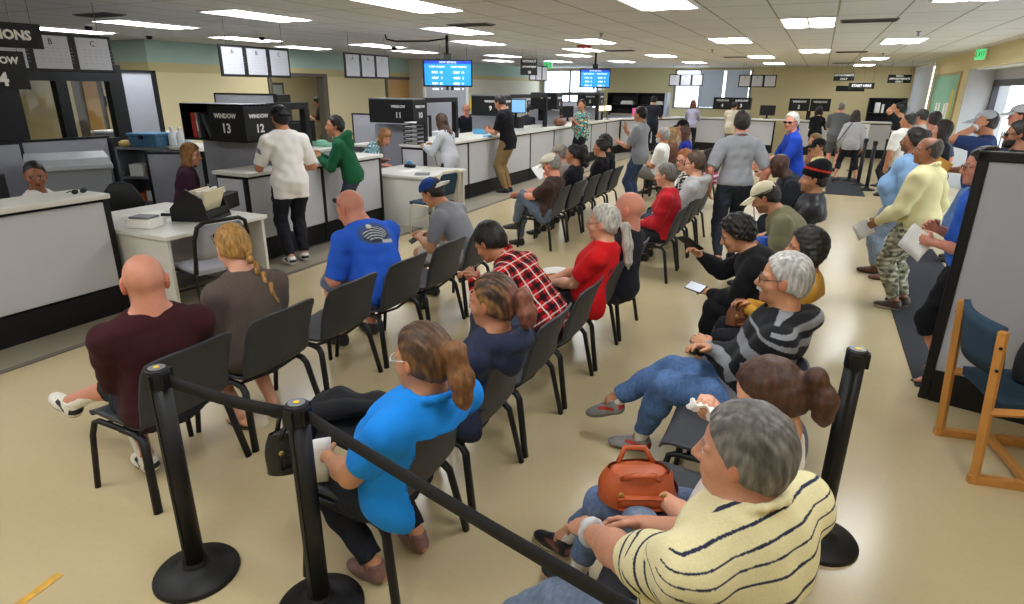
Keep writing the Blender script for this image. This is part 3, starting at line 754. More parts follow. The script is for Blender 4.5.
struct('trim_1', MB().box(-5.62, -5.0, -4, 21.3, -.1, .004), BORDER)
struct('trim_2', MB().box(-5.06, -5.0, -4, 21.3, -.05, .006), mat('border_line', '#66625a', .6))
struct('ceiling', MB().box(-16, 3.2, -4, 25.6, 2.75, 2.9), grid_ceiling())
struct('wall_back', MB().box(-16, 3.2, -4.1, -4, 0, 2.75), YELWALL)
struct('wall_left', MB().box(-16.1, -16, -4, 25.6, 0, 2.75), YELWALL)
# projecting block behind the staff desks: front face y=8.1, side face x=-11.4 with a doorway
w = MB(); w.box(-16, -11.4, 8.1, 8.25, 0, 2.75); struct('wall_left_front_face', w, YELWALL)
w = MB(); w.box(-11.55, -11.4, 8.25, 11.0, 0, 2.75); w.box(-11.55, -11.4, 12.75, 15.35, 0, 2.75); w.box(-11.55, -11.4, 11.0, 12.75, 2.2, 2.75); w.box(-11.55, -11.4, 15.35, 16.55, 2.18, 2.75); struct('wall_left_side', w, YELWALL)
w = MB(); w.box(-11.6, -10.9, 16.5, 16.65, 0, 2.75); w.box(-11.05, -10.9, 16.65, 25.6, 0, 2.75); struct('wall_left_far', w, mat('pale_wall_paint', '#d9d3bf', .8))
struct('wall_backroom', MB().box(-15, -14.9, 8.2, 16.6, 0, 2.75), YELWALL)
for i, (a, b, c, d) in enumerate([(-16, -11.38, 8.085, 8.1), (-11.4, -11.385, 8.1, 16.5)]):
    struct('trim_%d' % (3+2*i), MB().box(a, b, c, d, 2.36, 2.745), TEAL); struct('trim_%d' % (4+2*i), MB().box(a, b, c-.001*(i == 0), d+.001, 2.19, 2.36), TAN)
struct('trim_7', MB().box(-10.9, -10.885, 16.5, 25.5, 2.36, 2.745), TEAL); struct('trim_8', MB().box(-10.9, -10.884, 16.5, 25.5, 2.22, 2.36), TAN)
f = MB(); f.box(-11.57, -11.36, 10.93, 11.03, 0, 2.25); f.box(-11.57, -11.36, 12.7, 12.86, 0, 2.25); f.box(-11.57, -11.36, 11.03, 12.7, 2.17, 2.25); struct('trim_9', f, mat('door_frame_brown', '#5b5347', .5))
# wooden door on the side wall and the far-left wooden door on the front face
def door(n, bx, frame, m=DOORW, hb=None):
    d = tag(bx.build('door_%d' % n, m), kind='structure'); 
    if frame: frame.build('door_frame', mat('door_frame_brown'), d)
    if hb: hb.build('door_handle', GREYM, d)
door(1, MB().box(-11.5, -11.41, 15.4, 16.5, 0, 2.16), MB().box(-11.52, -11.37, 15.3, 15.4, 0, 2.24).box(-11.52, -11.37, 15.4, 16.5, 2.16, 2.24), hb=MB().tube([(-11.4, 15.5, 1.0), (-11.34, 15.5, 1.0), (-11.34, 15.6, 1.0)], .012))
door(2, MB().box(-13.45, -12.97, 8.05, 8.1, 0, 2.05), MB().box(-13.8, -13.45, 8.04, 8.1, 0, 2.1).box(-12.97, -12.9, 8.04, 8.1, 0, 2.1), hb=MB().tube([(-13.05, 8.05, 1.0), (-13.05, 7.99, 1.0), (-13.15, 7.99, 1.0)], .012))
# far wall with two windows
FY = 25.5
w = MB()
for x0, x1, z0, z1 in ((-16, -10.75, 0, 2.75), (-10.75, -8.35, 0, 1.0), (-8.35, -5.2, 0, 2.75), (-5.2, -2.45, 0, 1.3), (-2.45, 3.2, 0, 2.75), (-10.75, -8.35, 2.66, 2.75), (-5.2, -2.45, 2.66, 2.75)): w.box(x0, x1, FY, FY+.12, z0, z1)
struct('wall_far', w, YELWALL)
def window(n, fr, gl):
    o = tag(fr.build('window_%d' % n, mat('window_frame', '#8f9296', .5, metal=.3)), kind='structure'); gl.build('pane', PANE, o); return o
window(1, MB().box(-10.8, -10.7, FY-.02, FY+.1, .98, 2.68).box(-8.4, -8.3, FY-.02, FY+.1, .98, 2.68).box(-9.6, -9.53, FY, FY+.08, 1, 2.66).box(-10.8, -8.3, FY-.02, FY+.1, .95, 1.01).box(-10.8, -8.3, FY-.02, FY+.1, 2.63, 2.68), MB().box(-10.7, -8.4, FY+.05, FY+.056, 1, 2.65))
window(2, MB().box(-5.25, -5.17, FY-.02, FY+.1, 1.28, 2.68).box(-2.48, -2.4, FY-.02, FY+.1, 1.28, 2.68).box(-4.3, -4.24, FY, FY+.08, 1.3, 2.66).box(-5.25, -2.4, FY-.03, FY+.1, 1.26, 1.31).box(-5.25, -2.4, FY-.02, FY+.1, 2.63, 2.68), MB().box(-5.2, -2.45, FY+.05, FY+.056, 1.3, 2.65))
def blind(lab, pts, z0, z1, yaw, rail, wd_=.045):
    t = thing('vertical_blind', lab, 'blind'); m = MB()
    for p in pts: m.box(-wd_, wd_, -.001, .001, z0, z1, M=Matrix.Translation(Vector((p[0], p[1], 0))) @ Matrix.Rotation(math.radians(yaw), 4, 'Z'))
    m.build('slats', BLINDM, t); rail.build('head_rail', WHITE, t)
blind('pale vertical blind covering the right part of the far window', [(-4.2+.082*i, FY-.06) for i in range(10)]+[(-3.28+.082*i, FY-.06) for i in range(10)], 1.32, 2.62, 12, MB().box(-4.25, -2.45, FY-.09, FY-.03, 2.62, 2.67))
# right wall: window, board, recess with the glass entrance
RX = 2.65
w = MB(); w.box(RX, RX+.12, 24.6, 25.6, 0, 2.75); w.box(RX, RX+.12, 20.9, 24.6, 0, .7); w.box(RX, RX+.12, 20.9, 24.6, 2.68, 2.75); w.box(RX, RX+.12, 16.2, 20.9, 0, 2.75); w.box(RX, RX+.12, 4.9, 16.2, 2.42, 2.75); w.box(RX, RX+.12, -4, 4.9, 0, 2.75)
struct('wall_right', w, YELWALL)
w = MB(); w.box(RX+.12, 3.4, 16.2, 16.3, 0, 2.42); w.box(RX, 3.4, 16.15, 16.2, 0, 2.42); w.box(RX+.12, 3.4, 4.8, 4.9, 0, 2.42); struct('wall_right_recess', w, GREYWALL)
struct('wall_right_header', MB().box(3.12, 3.2, 4.9, 16.15, 2.2, 2.42), GREYWALL)
struct('ceiling_recess', MB().box(RX+.11, 3.4, 4.9, 16.2, 2.40, 2.5), WHITE)
struct('floor_recess', MB().box(RX, 3.4, 4.8, 16.3, -.1, 0), bpy.data.materials['vinyl_floor'])
window(3, MB().box(RX-.01, RX+.1, 20.85, 20.93, .68, 2.7).box(RX-.01, RX+.1, 24.55, 24.63, .68, 2.7).box(RX-.03, RX+.1, 20.85, 24.63, .66, .71), MB().box(RX+.05, RX+.056, 20.9, 24.6, .7, 2.68))
blind('white vertical blind on the right wall window beyond the queue', [(RX-.06, 20.98+.1*i) for i in range(36)], .74, 2.62, 100, MB().box(RX-.09, RX-.02, 20.9, 24.6, 2.62, 2.68), .058)
e = tag(MB().box(3.1, 3.2, 4.9, 16.15, 2.08, 2.2).box(3.1, 3.2, 16.05, 16.15, 0, 2.2).box(3.12, 3.18, 12.6, 12.66, 0, 2.2).box(3.12, 3.18, 8.9, 8.96, 0, 2.2).box(3.1, 3.2, 4.9, 5.0, 0, 2.2).box(3.1, 3.2, 4.9, 16.1, 0, .12).build('door_3', mat('bronze_frame', '#3c3c40', .4, metal=.4)), kind='structure')
MB().box(3.14, 3.146, 4.9, 16.1, .1, 2.1).build('pane', PANE, e); MB().tube([(3.1, 14.2, .9), (3.04, 14.2, .9), (3.04, 14.2, 1.3), (3.1, 14.2, 1.3)], .015).build('door_handle', GREYM, e)
# outside the entrance
struct('ground_outside', MB().box(3.4, 60, -40, 80, -.2, -.05), CONC)
b = thing('office_building', 'white building with dark windows seen through the glass entrance', 'building', (14, 14, 0))
MB().box(0, 6, -14, 16, -.05, 5).build('wall', mat('stucco', '#e6e4de', .9), b)
for yy in (-9, -5.5, -2, 1.5, 5, 8.5): MB().box(-.06, .1, yy, yy+1.6, 1.3, 2.5).build('window', mat('dark_glass', '#8f9fb5', .2), b)
# ------------------------------------------------------------------ ceiling fittings
def lightpanel(x, y, label, group='fluorescent ceiling panels'):
    t = thing('ceiling_light', label, 'ceiling light', (x, y, 2.75), 0, group)
    MB().box(-.305, .305, -.61, -.585, -.018, .0).box(-.305, .305, .585, .61, -.018, 0).box(-.305, -.28, -.585, .585, -.018, 0).box(.28, .305, -.585, .585, -.018, 0).box(-.012, .012, -.585, .585, -.017, 0).build('frame', WHITE, t)
    for s in (-1, 1): MB().grid(lambda u, v: (s*.146+(u-.5)*.268, (v-.5)*1.17, -.006-.013*math.sin(PI*u)), 7, 2, .003).build('diffuser', LAMP, t)
ordn = ['nearest', 'second', 'third', 'fourth', 'fifth', 'sixth', 'seventh', 'eighth', 'ninth']
for what, cells in {'over the staff desks at the far left': [(-8.5, 1.2), (-8.46, 6.1), (-9.35, 8.6), (-8.2, 10.85), (-8.7, 12.9), (-7.6, 15.3), (-9.1, 18.0), (-7.5, 18.9)], 'behind the black framed window wall (third one added)': [(-10.6, 6.3), (-10.2, 10.9), (-12.9, 5.6)],  # last panel behind the window wall is unseen, added to brighten its panes
                     'over the window counters': [(-6.1, .9), (-6.12, 5.85), (-5.8, 10.7), (-5.72, 15.5), (-5.6, 19.3)],
                     'over the aisle along the counters': [(-3.83, .6), (-3.85, 5.65), (-4.89, 8.4), (-3.75, 11.0), (-4.72, 13.35), (-3.7, 16.2), (-3.65, 20.4)],
                     'over the middle chair rows': [(-1.5, .9), (-1.53, 6.3), (-1.5, 11.5), (-1.5, 17.4), (-1.48, 21.7)],
                     'over the right chair row': [(-.28, 3.2), (-.28, 8.85), (-.28, 15.0)], 'over the standing queue': [(1.05, 1.5), (1.05, 6.6), (1.05, 12.45), (1.05, 18.9), (1.05, 23.5)], 'added unseen to brighten the backroom doorway': [(-13.2, 10.6), (-13.2, 13.8)], 'behind the camera': [(-7, -2.2), (-3.8, -2.2), (-.3, -2.2)]}.items():  # backroom panels are unseen, added to light the dark doorway
    for i, (x, y) in enumerate(cells): lightpanel(x, y, 'fluorescent ceiling panel %s, %s from the camera' % (what, ordn[i]))
VENTM = mat('vent_grey', '#77756f', .6)
for i, (x, y, ww, what) in enumerate([(.36, 8.85, .3, 'over the right chair row beside the nearest light panel'), (-7.9, 5.1, .3, 'over the staff desks at the far left'), (-4.3, 7.7, .3, 'over the aisle before the first screen'), (.42, 15.7, .3, 'over the queue before the hanging signs'), (-2.1, 17.4, .3, 'over the far middle rows'), (-4.08, 13.9, .3, 'over the aisle before the second screen'), (.42, 21.8, .3, 'near the far wall above the hanging signs')]):
    t = thing('ceiling_vent', 'long grey slotted ceiling vent '+what, 'vent', (x, y, 2.75)); MB().box(-.3, .3, -.13, .13, -.012, 0).build('frame', VENTM, t)
    m = MB()
    for k in range(6): m.box(-.28, .28, -.11+.04*k, -.095+.04*k, -.022, -.012)
    m.build('slats', mat('vent_dark', '#4d4c49', .6), t)
for x, y, what in ((-9.2, 5.75, 'above the lettered boards at the far left'), (-10.0, 7.2, 'near the corner of the yellow wall'), (-8.36, 8.0, 'over the staff area by the second lettered board'), (-7.86, 10.9, 'over the third lettered board'), (-9.9, 16.5, 'over the far staff wall')):
    t = thing('camera_dome', 'small dark camera dome on the ceiling '+what, 'security camera', (x, y, 2.75)); MB().lathe([(.075, 0), (.075, -.03), (.06, -.04)]).build('base', WHITE, t); MB().sph((0, 0, -.05), .05).build('dome', BLACKP, t)
for x, y, what in ((1.07, 10.74, 'over the queue'), (1.07, 16.6, 'farther over the queue'), (-3.13, 9.6, 'over the middle aisle'), (-2.2, 14.2, 'over the far middle rows')):
    t = thing('sprinkler', 'small ceiling sprinkler head '+what, 'sprinkler', (x, y, 2.75)); MB().lathe([(.035, 0), (.03, -.01), (.012, -.012), (.012, -.05)], seg=12).build('pipe', GREYM, t); MB().lathe([(.025, -.05), (.025, -.054)], seg=12).build('deflector', GREYM, t)
t = thing('smoke_alarm', 'small red alarm fitting on the ceiling over the aisle', 'alarm', (-4.28, 12.1, 2.75)); MB().lathe([(.14, 0), (.14, -.03), (.1, -.05), (.02, -.055)]).build('housing', mat('alarm_red', '#a83a36', .5), t); MB().sph((0, 0, -.06), .025).build('strobe', WHITE, t)
def exit_sign(lab, x, y, z, yaw):
    t = thing('exit_sign', lab, 'exit sign', (x, y, z), math.radians(yaw)); MB().box(-.03, .0, -.15, .15, -.1, .1, .008).build('housing', WHITE, t)
    MB().box(0, .006, -.14, .14, -.09, .09).build('panel', EXITG, t); text('EXIT', .13, (.0075, 0, 0), 0, mat('exit_letter', '#2f8f52', .6), t)
exit_sign('green EXIT sign high on the right wall above the entrance recess', RX-.1, 14.9, 2.63, 203)
exit_sign('small green EXIT sign far off above the staff side', -7.6, 18.3, 2.62, -90)
# hanging boards and signs
def abc(lab, x, y0, z, yaw, length=1.1, letters='ABC', h=.36):
    t = thing('letter_board', lab, 'notice board', (x, y0, z), math.radians(yaw), 'boards with lettered pages')
    n = len(letters); L_ = length/n
    MB().box(-.02, .0, -length/2, length/2, 0, h, .006).build('frame', BLACKP, t)
    MB().tube([(0, -length*.4, h), (0, -length*.4, 2.75-z)], .004).build('hanger', GREYM, t); MB().tube([(0, length*.4, h), (0, length*.4, 2.75-z)], .004).build('hanger', GREYM, t)
    for i, c in enumerate(letters):
        yc = -length/2+L_*(i+.5); p = MB().box(0, .003, yc-L_*.41, yc+L_*.41, .03, h-.03).build('page', PAGE, t)
        text(c, .075, (.004, yc, h-.085), 0, INK, p, ext=.001)
        m = MB(); r = random.Random(i)
        for k in range(5): 
            a = yc-L_*.26; zz = h-.14-k*.032
            for q in range(6): m.box(.003, .0045, a+q*.045*length, a+q*.045*length+.018+.012*r.random(), zz-.004, zz)
        m.build('printed_lines', INKF, p)
abc('black hanging lettered board at the far left by the questions sign', -6.8, 3.85, 2.075, 0, 1.2)
abc('black hanging board with lettered pages A B C above the window 13 counter', -6.8, 6.38, 2.07, 0, 1.17, h=.38)
abc('black hanging board with lettered pages A B C left of the first blue screen', -6.8, 8.7, 2.09, 0, 1.16, h=.38)
abc('black hanging board of lettered pages partly behind the first blue screen', -6.8, 11.45, 2.11, 0, 1.3, h=.38)
abc('black hanging board of lettered pages beyond the small black sign', -6.8, 15.8, 2.14, 0, 1.2, h=.38)
abc('hanging board with three lettered pages before the left part of the far window', -3.97, 21, 2.06, -90, 1.06)
abc('hanging board with three lettered pages at the right edge of the far window', -1.84, 21, 2.04, -90, 1.08)
def hang(lab, x, y, z, yaw, wd, h, lines, size, board=BLACKP, chains=True):
    t = thing('hanging_sign', lab, 'sign', (x, y, z), math.radians(yaw)); MB().box(-.015, .015, -wd/2, wd/2, 0, h, .003).build('board', board, t)
    for s in (-1, 1): MB().tube([(0, s*wd*.42, h), (0, s*wd*.42, 2.75-z)], .003).build('chain', GREYM, t)
    n = len(lines)
    for i, l in enumerate(lines):
        l, sz = l if isinstance(l, tuple) else (l, size)
        text(l, sz, (.017, 0, h*(1-(i+.5)/n)), 0, SIGNW, t, bold=.004*sz/.1)
hang('black hanging sign reading QUESTIONS at the far left', -5.9, 2.93, 2.235, 0, .70, .19, ['QUESTIONS'], .098)
hang('black hanging WINDOW 14 sign below the questions sign', -5.9, 2.89, 1.92, 0, .44, .29, [('WINDOW', .072), ('14', .135)], .1)
hang('small black hanging sign with three lines over the middle counter', -5.9, 13.15, 2.23, -40, .4, .34, [('WITHOUT', .07), ('APPOINTMENT', .05), ('10', .08)], .07)
hang('black hanging sign reading APPOINTMENTS ONLY before the far wall', .46, 20, 2.22, -90, .5, .19, ['APPOINTMENTS', 'ONLY'], .066)
hang('black hanging sign reading START HERE before the far wall', .9, 19.6, 2.02, -78, .62, .15, ['START HERE'], .085)
hang('plain black hanging sign just below the START HERE sign', .68, 20.6, 1.95, -90, .72, .15, [], .1)
hang('black hanging sign reading NON-APPOINTMENTS ONLY near the right wall', 1.78, 20, 2.17, -90, .54, .21, ['NON-', 'APPOINTMENTS', 'ONLY'], .066)
# screens
def screen(lab, x, y, z, yaw, wd=.92, h=.52, arm=False):
    t = thing('ceiling_screen', lab, 'screen', (x, y, z), math.radians(yaw))
    MB().box(-.09, 0, -wd/2, wd/2, 0, h, .01).build('housing', BLACKP, t); p = MB().box(0, .004, -wd/2+.025, wd/2-.025, .025, h-.025).build('display', SCREEN, t)
    MB().box(.004, .006, -wd/2+.025, wd/2-.025, h-.07, h-.025).build('header_bar', SCREEND, p); text('NOW SERVING', .04, (.0075, 0, h-.047), 0, SCRW, p, ext=.0005)
    rows = [('TICKET WINDOW',)*2, ('B092  14', 'G029  10'), ('G027   3', 'H008   2'), ('F004  13', 'G028  11'), ('H006   7', 'F005   9')]
    for i, r in enumerate(rows):
        for j in (0, 1): text(r[j], .047 if i else .03, (.0075, (-.2 if j == 0 else .2)*wd/.92, h-.115-i*.085), 0, SCRW, p, ext=.0005, bold=.001)
    MB().box(-.07, -.03, -.06, .06, h, h+.1, .005).tube([(-.05, 0, h+.08), (-.05, 0, 2.75-z)], .025).build('ceiling_pole', BLACKM, t)
    MB().box(-.06, -.02, .05, .09, -.05, 0).box(-.06, -.02, -.03, .01, -.05, 0).build('bracket', BLACKM, t)
    if arm: MB().tube([(-.05, 0, 2.7-z), (-.1, -.3, 2.66-z), (-.15, -.8, 2.65-z), (-.2, -.95, 2.68-z), (-.2, -.97, 2.75-z)], .014).build('conduit', BLACKM, t)
screen('bright blue queue screen hanging nearest, above the woman with long hair', -5.52, 9.1, 1.97, -55, .8, .42, True)
screen('bright blue queue screen hanging farther off, above the woman in the patterned blouse', -4.85, 14.6, 1.98, -62, .72, .42)
# bulletin board, clock, phones
t = thing('bulletin_board', 'teal bulletin board with papers on the right wall', 'notice board', (RX, 18.6, 1.25)); MB().box(-.02, 0, -1.7, 1.7, 0, 1.08).build('backing', mat('teal_felt', '#8fbfa8', .95), t)
MB().box(-.035, 0, -1.75, -1.7, -.05, 1.13).box(-.035, 0, 1.7, 1.75, -.05, 1.13).box(-.035, 0, -1.7, 1.7, 1.08, 1.13).box(-.035, 0, -1.7, 1.7, -.05, 0).build('frame', mat('brass_frame', '#b39a5a', .4), t)
for y, z, m in ((-.9, .12, 'n'), (-.55, .1, 'n'), (-1.25, .15, 'y'), (.2, .1, 'n'), (.6, .1, 'n')): MB().box(-.026, -.02, y-.13, y+.13, z, z+(.36 if m == 'n' else .6)).build('notice', PAPER if m == 'n' else mat('yellow_paper', '#e6c65a', .8), t)
t = thing('wall_clock', 'round white clock on the pale wall below the first blue screen', 'clock', (-10.88, 17.0, 1.85), 0)
MB().lathe([(.15, 0), (.15, .03), (.135, .035)]).build('rim', BLACKP, t, M=Matrix.Rotation(PI/2, 4, 'Y')); MB().lathe([(.134, .03), (.001, .032)]).build('face', WHITE, t, M=Matrix.Rotation(PI/2, 4, 'Y')); MB().box(.036, .04, -.005, .005, 0, .1).box(.036, .04, 0, .07, -.004, .004).build('hands', INK, t)
for i, (y, lab) in enumerate(((16.75, 'dark grey telephone on the pale wall just left of its neighbour'), (17.55, 'dark grey telephone on the pale wall, the right one of two'))):
    t = thing('wall_telephone', lab, 'telephone', (-10.9, y, 1.55)); MB().box(0, .06, -.09, .09, 0, .24, .01).build('body', GREYM, t); MB().tube([(.08, -.05, .03), (.1, -.05, .05), (.1, -.05, .2), (.08, -.05, .22)], .02).build('handset', BLACKP, t)
# small washroom sign on the far-left wall
t = thing('door_plate', 'small square sign with a pictogram right of the wooden door', 'sign', (-12.93, 8.09, 1.64)); MB().box(-.09, .09, -.006, 0, -.1, .1).build('plate', mat('plate_blue', '#3b4660', .5), t); MB().sph((0, -.008, .05), .018).box(-.025, .025, -.01, -.006, -.06, .025).build('pictogram', WHITE, t)
# ------------------------------------------------------------------ counters and desks
def counter_run(t, x0, x1, y0, y1, z, n, front='x1', kick=.24):
    """a service counter along y with its customer face at x1"""
    MB().box(x0, x1+.05, y0-.02, y1+.02, z-.045, z, .012).build('worktop', TOPLAM, t)
    MB().box(x0+.03, x1-.03, y0+.01, y1-.01, 0, z-.05).build('carcass', BLACK, t)
    MB().box(x1-.03, x1-.008, y0, y1, 0, kick).build('kick_plate', BLACKP, t)
    st = (y1-y0)/n
    for i in range(n): MB().box(x1-.03, x1-.002, y0+i*st+.025, y0+(i+1)*st-.025, kick+.02, z-.075, .006).build('front_panel', GREYLAM, t)
    for i in range(n+1): MB().box(x1-.03, x1+.001, y0+i*st-.026, y0+i*st+.026, 0, z-.05).build('divider', BLACK, t)
    for s in (y0, y1): MB().box(x0+.06, x1-.06, s-.004, s+.004, .06, z-.08).build('end_panel', GREYLAM, t)
t = thing('service_counter', 'grey counter with black base at the far left, below the WINDOW 14 sign', 'counter', (0, 0, 0)); counter_run(t, -5.9, -5.46, -1.6, 3.26, 1.08, 1)
t = thing('service_counter', 'grey counter of WINDOW 13 where the man in white leans', 'counter', (0, 0, 0)); counter_run(t, -6.2, -5.68, 4.97, 7.4, 1.04, 2)
t = thing('service_counter', 'long grey counter running away from the woman with long hair to the far corner', 'counter', (0, 0, 0)); counter_run(t, -6.2, -5.68, 8.62, 19.8, 1.07, 8)
t = thing('service_counter', 'angled grey counter section in the far left corner', 'counter', (-4.89, 21.05, 0), math.radians(-32.3)); counter_run(t, -.5, 0, -1.44, 1.44, 1.07, 2)
t = thing('service_counter', 'far grey counter facing the room, under the far window', 'counter', (-4.1, 22.3, 0), math.radians(-90)); counter_run(t, -.65, 0, -.1, 2.85, 1.07, 2)
t = thing('service_counter', 'far grey counter right of the dark knee opening', 'counter', (-.55, 22.3, 0), math.radians(-90)); counter_run(t, -.65, 0, 0, 2.6, 1.07, 2)
MB().box(-1.27, -.53, 22.3, 22.95, 1.03, 1.07, .01).build('carry', TOPLAM).name = 'counter_flap'
tag(bpy.data.objects['counter_flap'], 'worktop bridging the dark knee opening in the far counter', 'worktop')
def desk(lab, x0, x1, y0, y1, z=.75):
    t = thing('interview_desk', lab, 'desk', (x1, y0, 0)); L_, W_ = x1-x0, y1-y0
    MB().box(-L_, 0, 0, W_, z-.04, z, .01).build('desktop', TOPLAM, t)
    MB().box(-L_+.05, -.03, .03, .06, 0, z-.04).build('side_panel', TOPLAM, t); MB().box(-L_+.05, -.03, W_-.06, W_-.03, 0, z-.04).build('side_panel', TOPLAM, t)
    MB().box(-L_+.5, -L_+.53, .06, W_-.06, .12, z-.04).build('modesty_panel', GREYLAM, t)
desk('low pale desk between the far left counter and the WINDOW 13 counter', -6.32, -4.82, 3.3, 4.42)
desk('low pale desk beside the blond clerk, with a cream framed chair', -6.1, -4.9, 7.43, 8.58)
def padded_chair(lab, loc, rz, fm, cm):
    t = thing('padded_chair', lab, 'chair', loc, rz)
    MB().box(-.22, .24, -.22, .22, .42, .47, .02).build('seat', cm, t)
    MB().grid(lambda u, v: (-.235-.08*u-.02*math.sin(PI*v), (v-.5)*.40*(1-.12*max(0, u-.8)/.2), .56+.30*u), 6, 8, .025).build('backrest', cm, t)
    for s in (-1, 1): MB().tube([(.22, s*.24, 0), (.2, s*.24, .38), (.14, s*.24, .43), (-.2, s*.24, .43)], .013).build('leg', fm, t); MB().tube([(-.27, s*.24, 0), (-.22, s*.24, .43), (-.27, s*.235, .62)], .013).build('leg', fm, t)
    MB().tube([(-.24, -.235, .45), (-.3, -.235, .75), (-.325, -.21, .86), (-.335, -.15, .895), (-.335, .15, .895), (-.325, .21, .86), (-.3, .235, .75), (-.24, .235, .45)], .018).build('back_frame', fm, t)
    MB().tube([(.2, -.24, .2), (.2, .24, .2)], .009).tube([(-.24, -.24, .2), (-.24, .24, .2)], .009).build('stretcher', fm, t)
padded_chair('black framed chair with grey pads pulled up to the near desk', (-4.74, 3.62, 0), math.radians(168), BLACKM, PANELF)
padded_chair('cream framed chair with a dark navy back at the desk by the blond clerk', (-4.7, 7.25, 0), math.radians(172), CREAM, NAVYF)
# ------------------------------------------------------------------ counter stations: dividers, overhead cabinets, frames
def station(y, xr, w, top, nums, fr, lab, books=False):
    t = thing('overhead_cabinet', 'black overhead cabinet '+lab, 'cabinet', (xr, y, 0))
    z0, z1 = top-.38, top
    sw = min(.56, w)
    if books:
        m = MB().box(-w, 0, .36, .39, z0, z1).box(-w, 0, 0, .39, z1, z1+.02).box(-w, 0, 0, .39, z0-.02, z0).box(-w-.02, -w, 0, .39, z0-.02, z1+.02).box(-sw, -sw+.02, 0, .39, z0, z1); m.build('case', BLACKP, t)
        MB().box(-sw, 0, -.012, .39, z0-.02, z1, .004).build('sign_panel', BLACKP, t)
    else: MB().box(-w, 0, 0, .38, z0, z1, .01).build('case', BLACKP, t)
    MB().box(-w, .0, .0, .4, z1, z1+.022).build('top_panel', GREYM, t)
    text('WINDOW', .075 if books else .06, (-sw*.5, -.014, z1-.11), -90, SIGNW, t, bold=.002); text(nums[0], .15 if books else .13, (-sw*.5, -.014, z1-.25), -90, SIGNW, t, bold=.003)
    p = MB().box(-.005, .012, .0, .42, z0, z1, .003).build('side_sign', BLACKP, t); text('WINDOW', .06, (.0135, .21, z1-.11), 0, SIGNW, p, bold=.002); text(nums[1], .13, (.0135, .21, z1-.25), 0, SIGNW, p, bold=.003)
    d = thing('station_divider', 'grey panel divider with black frame '+lab, 'partition', (xr, y+.39, 0))
    MB().box(-w-.2, -.02, 0, .03, .35, z0-.04).build('panel', PANELF, d); MB().box(-.05, .0, -.01, .05, .3, top+.02).box(-w-.2, 0, -.01, .04, .28, .36).build('frame', BLACKP, d)
    if fr:
        f = thing('counter_arch', 'black open frame standing on the counter '+lab, 'frame', (xr-.03, y+.42, 0)); L_ = fr
        MB().box(-.04, .04, 0, L_, top-.05, top+.03, .004).build('top_bar', BLACKP, f); MB().box(-.045, .045, L_-.09, L_, 1.05, top-.05, .004).build('post', BLACKP, f)
station(5.22, -5.88, 1.02, 1.74, ('13', '12'), .62, 'of WINDOW 13 behind the man in white', True)
station(8.9, -6.1, .9, 1.76, ('11', '10'), 1.05, 'of WINDOW 11 behind the blond clerk')
station(12.0, -5.97, .75, 1.8, ('9', '8'), 2.0, 'of WINDOW 9 behind the man in black')
station(14.9, -5.93, .7, 1.84, ('7', '6'), 3.0, 'left of the woman in the patterned blouse')
station(18.4, -5.95, .7, 1.84, ('5', '4'), 0, 'near the far corner of the long counter')
BOOKC = [RUBY, BLACKP, mat('binder_grey', '#8b8f96', .5), BLACKP, mat('binder_slate', '#454c55', .5)]
for i, (dx, th, tilt, m, lab) in enumerate([(-.94, .075, 0, 0, 'red binder standing in the open WINDOW 13 cabinet'), (-.85, .03, 3, 2, 'thin grey binder next to the red one in the WINDOW 13 cabinet'), (-.78, .06, 4, 1, 'black binder in the middle of the open WINDOW 13 cabinet'), (-.66, .05, 22, 4, 'slate binder leaning over in the open WINDOW 13 cabinet')]):
    t = thing('binder', lab, 'binder', (-5.88+dx, 5.27, 1.36+.002)); t.rotation_euler = (0, math.radians(-tilt), 0)
    MB().box(0, th, .0, .26, 0, .29, .006).build('cover', BOOKC[m], t); MB().box(.008, th-.008, -.002, .02, .08, .2).build('spine_label', PAPER if m == 2 else BOOKC[m], t)
def nwin(lab, x, y, nums):
    t = thing('window_sign_pair', 'black double counter sign '+lab, 'sign', (x, y, 0), 0)
    MB().box(-.6, 0, 0, .3, 1.34, 1.72, .005).box(.02, .6, 0, .3, 1.34, 1.72, .005).build('panels', BLACKP, t); MB().box(-.05, .07, .1, .2, 1.05, 1.34).build('post', BLACKP, t)
    for i, s in enumerate((-.3, .3)): text('WINDOW', .085, (s, -.003, 1.62), -90, SIGNW, t, bold=.002); text(nums[i], .15, (s, -.003, 1.46), -90, SIGNW, t, bold=.003)
nwin('of WINDOW 3 before the far window', -2.68, 22.55, ('4', '3')); nwin('of WINDOW 2 behind the man in the dark shirt', -.32, 22.55, ('2', '1'))
# far shelf unit
t = thing('shelf_unit', 'black open shelf unit with a pale end panel in the far corner', 'shelf', (-7.1, 22.9, 0)); MB().box(0, 2.1, .4, .42, 1.1, 1.82).box(0, 2.1, 0, .42, 1.8, 1.83).box(0, 2.1, 0, .42, 1.4, 1.43).box(0, .03, 0, .42, .7, 1.83).box(1.1, 1.13, 0, .42, 1.4, 1.83).build('case', BLACKP, t); MB().box(2.1, 2.2, -.02, .44, .7, 1.84).build('end_panel', mat('pale_blue_laminate', '#b9c4da', .4), t); MB().box(0, 2.1, 0, .4, .7, 1.05).build('back_panel', PANELF, t)
for x, y, lab in ((-6.6, 22.95, 'left stack of papers on the far black shelf'), (-5.5, 22.95, 'right stack of papers on the far black shelf')): tag(MB().box(x, x+.45, y, y+.3, 1.43, 1.51).box(x+.03, x+.4, y, y+.28, 1.51, 1.55).build('paper_stack', PAPER), lab, 'papers')
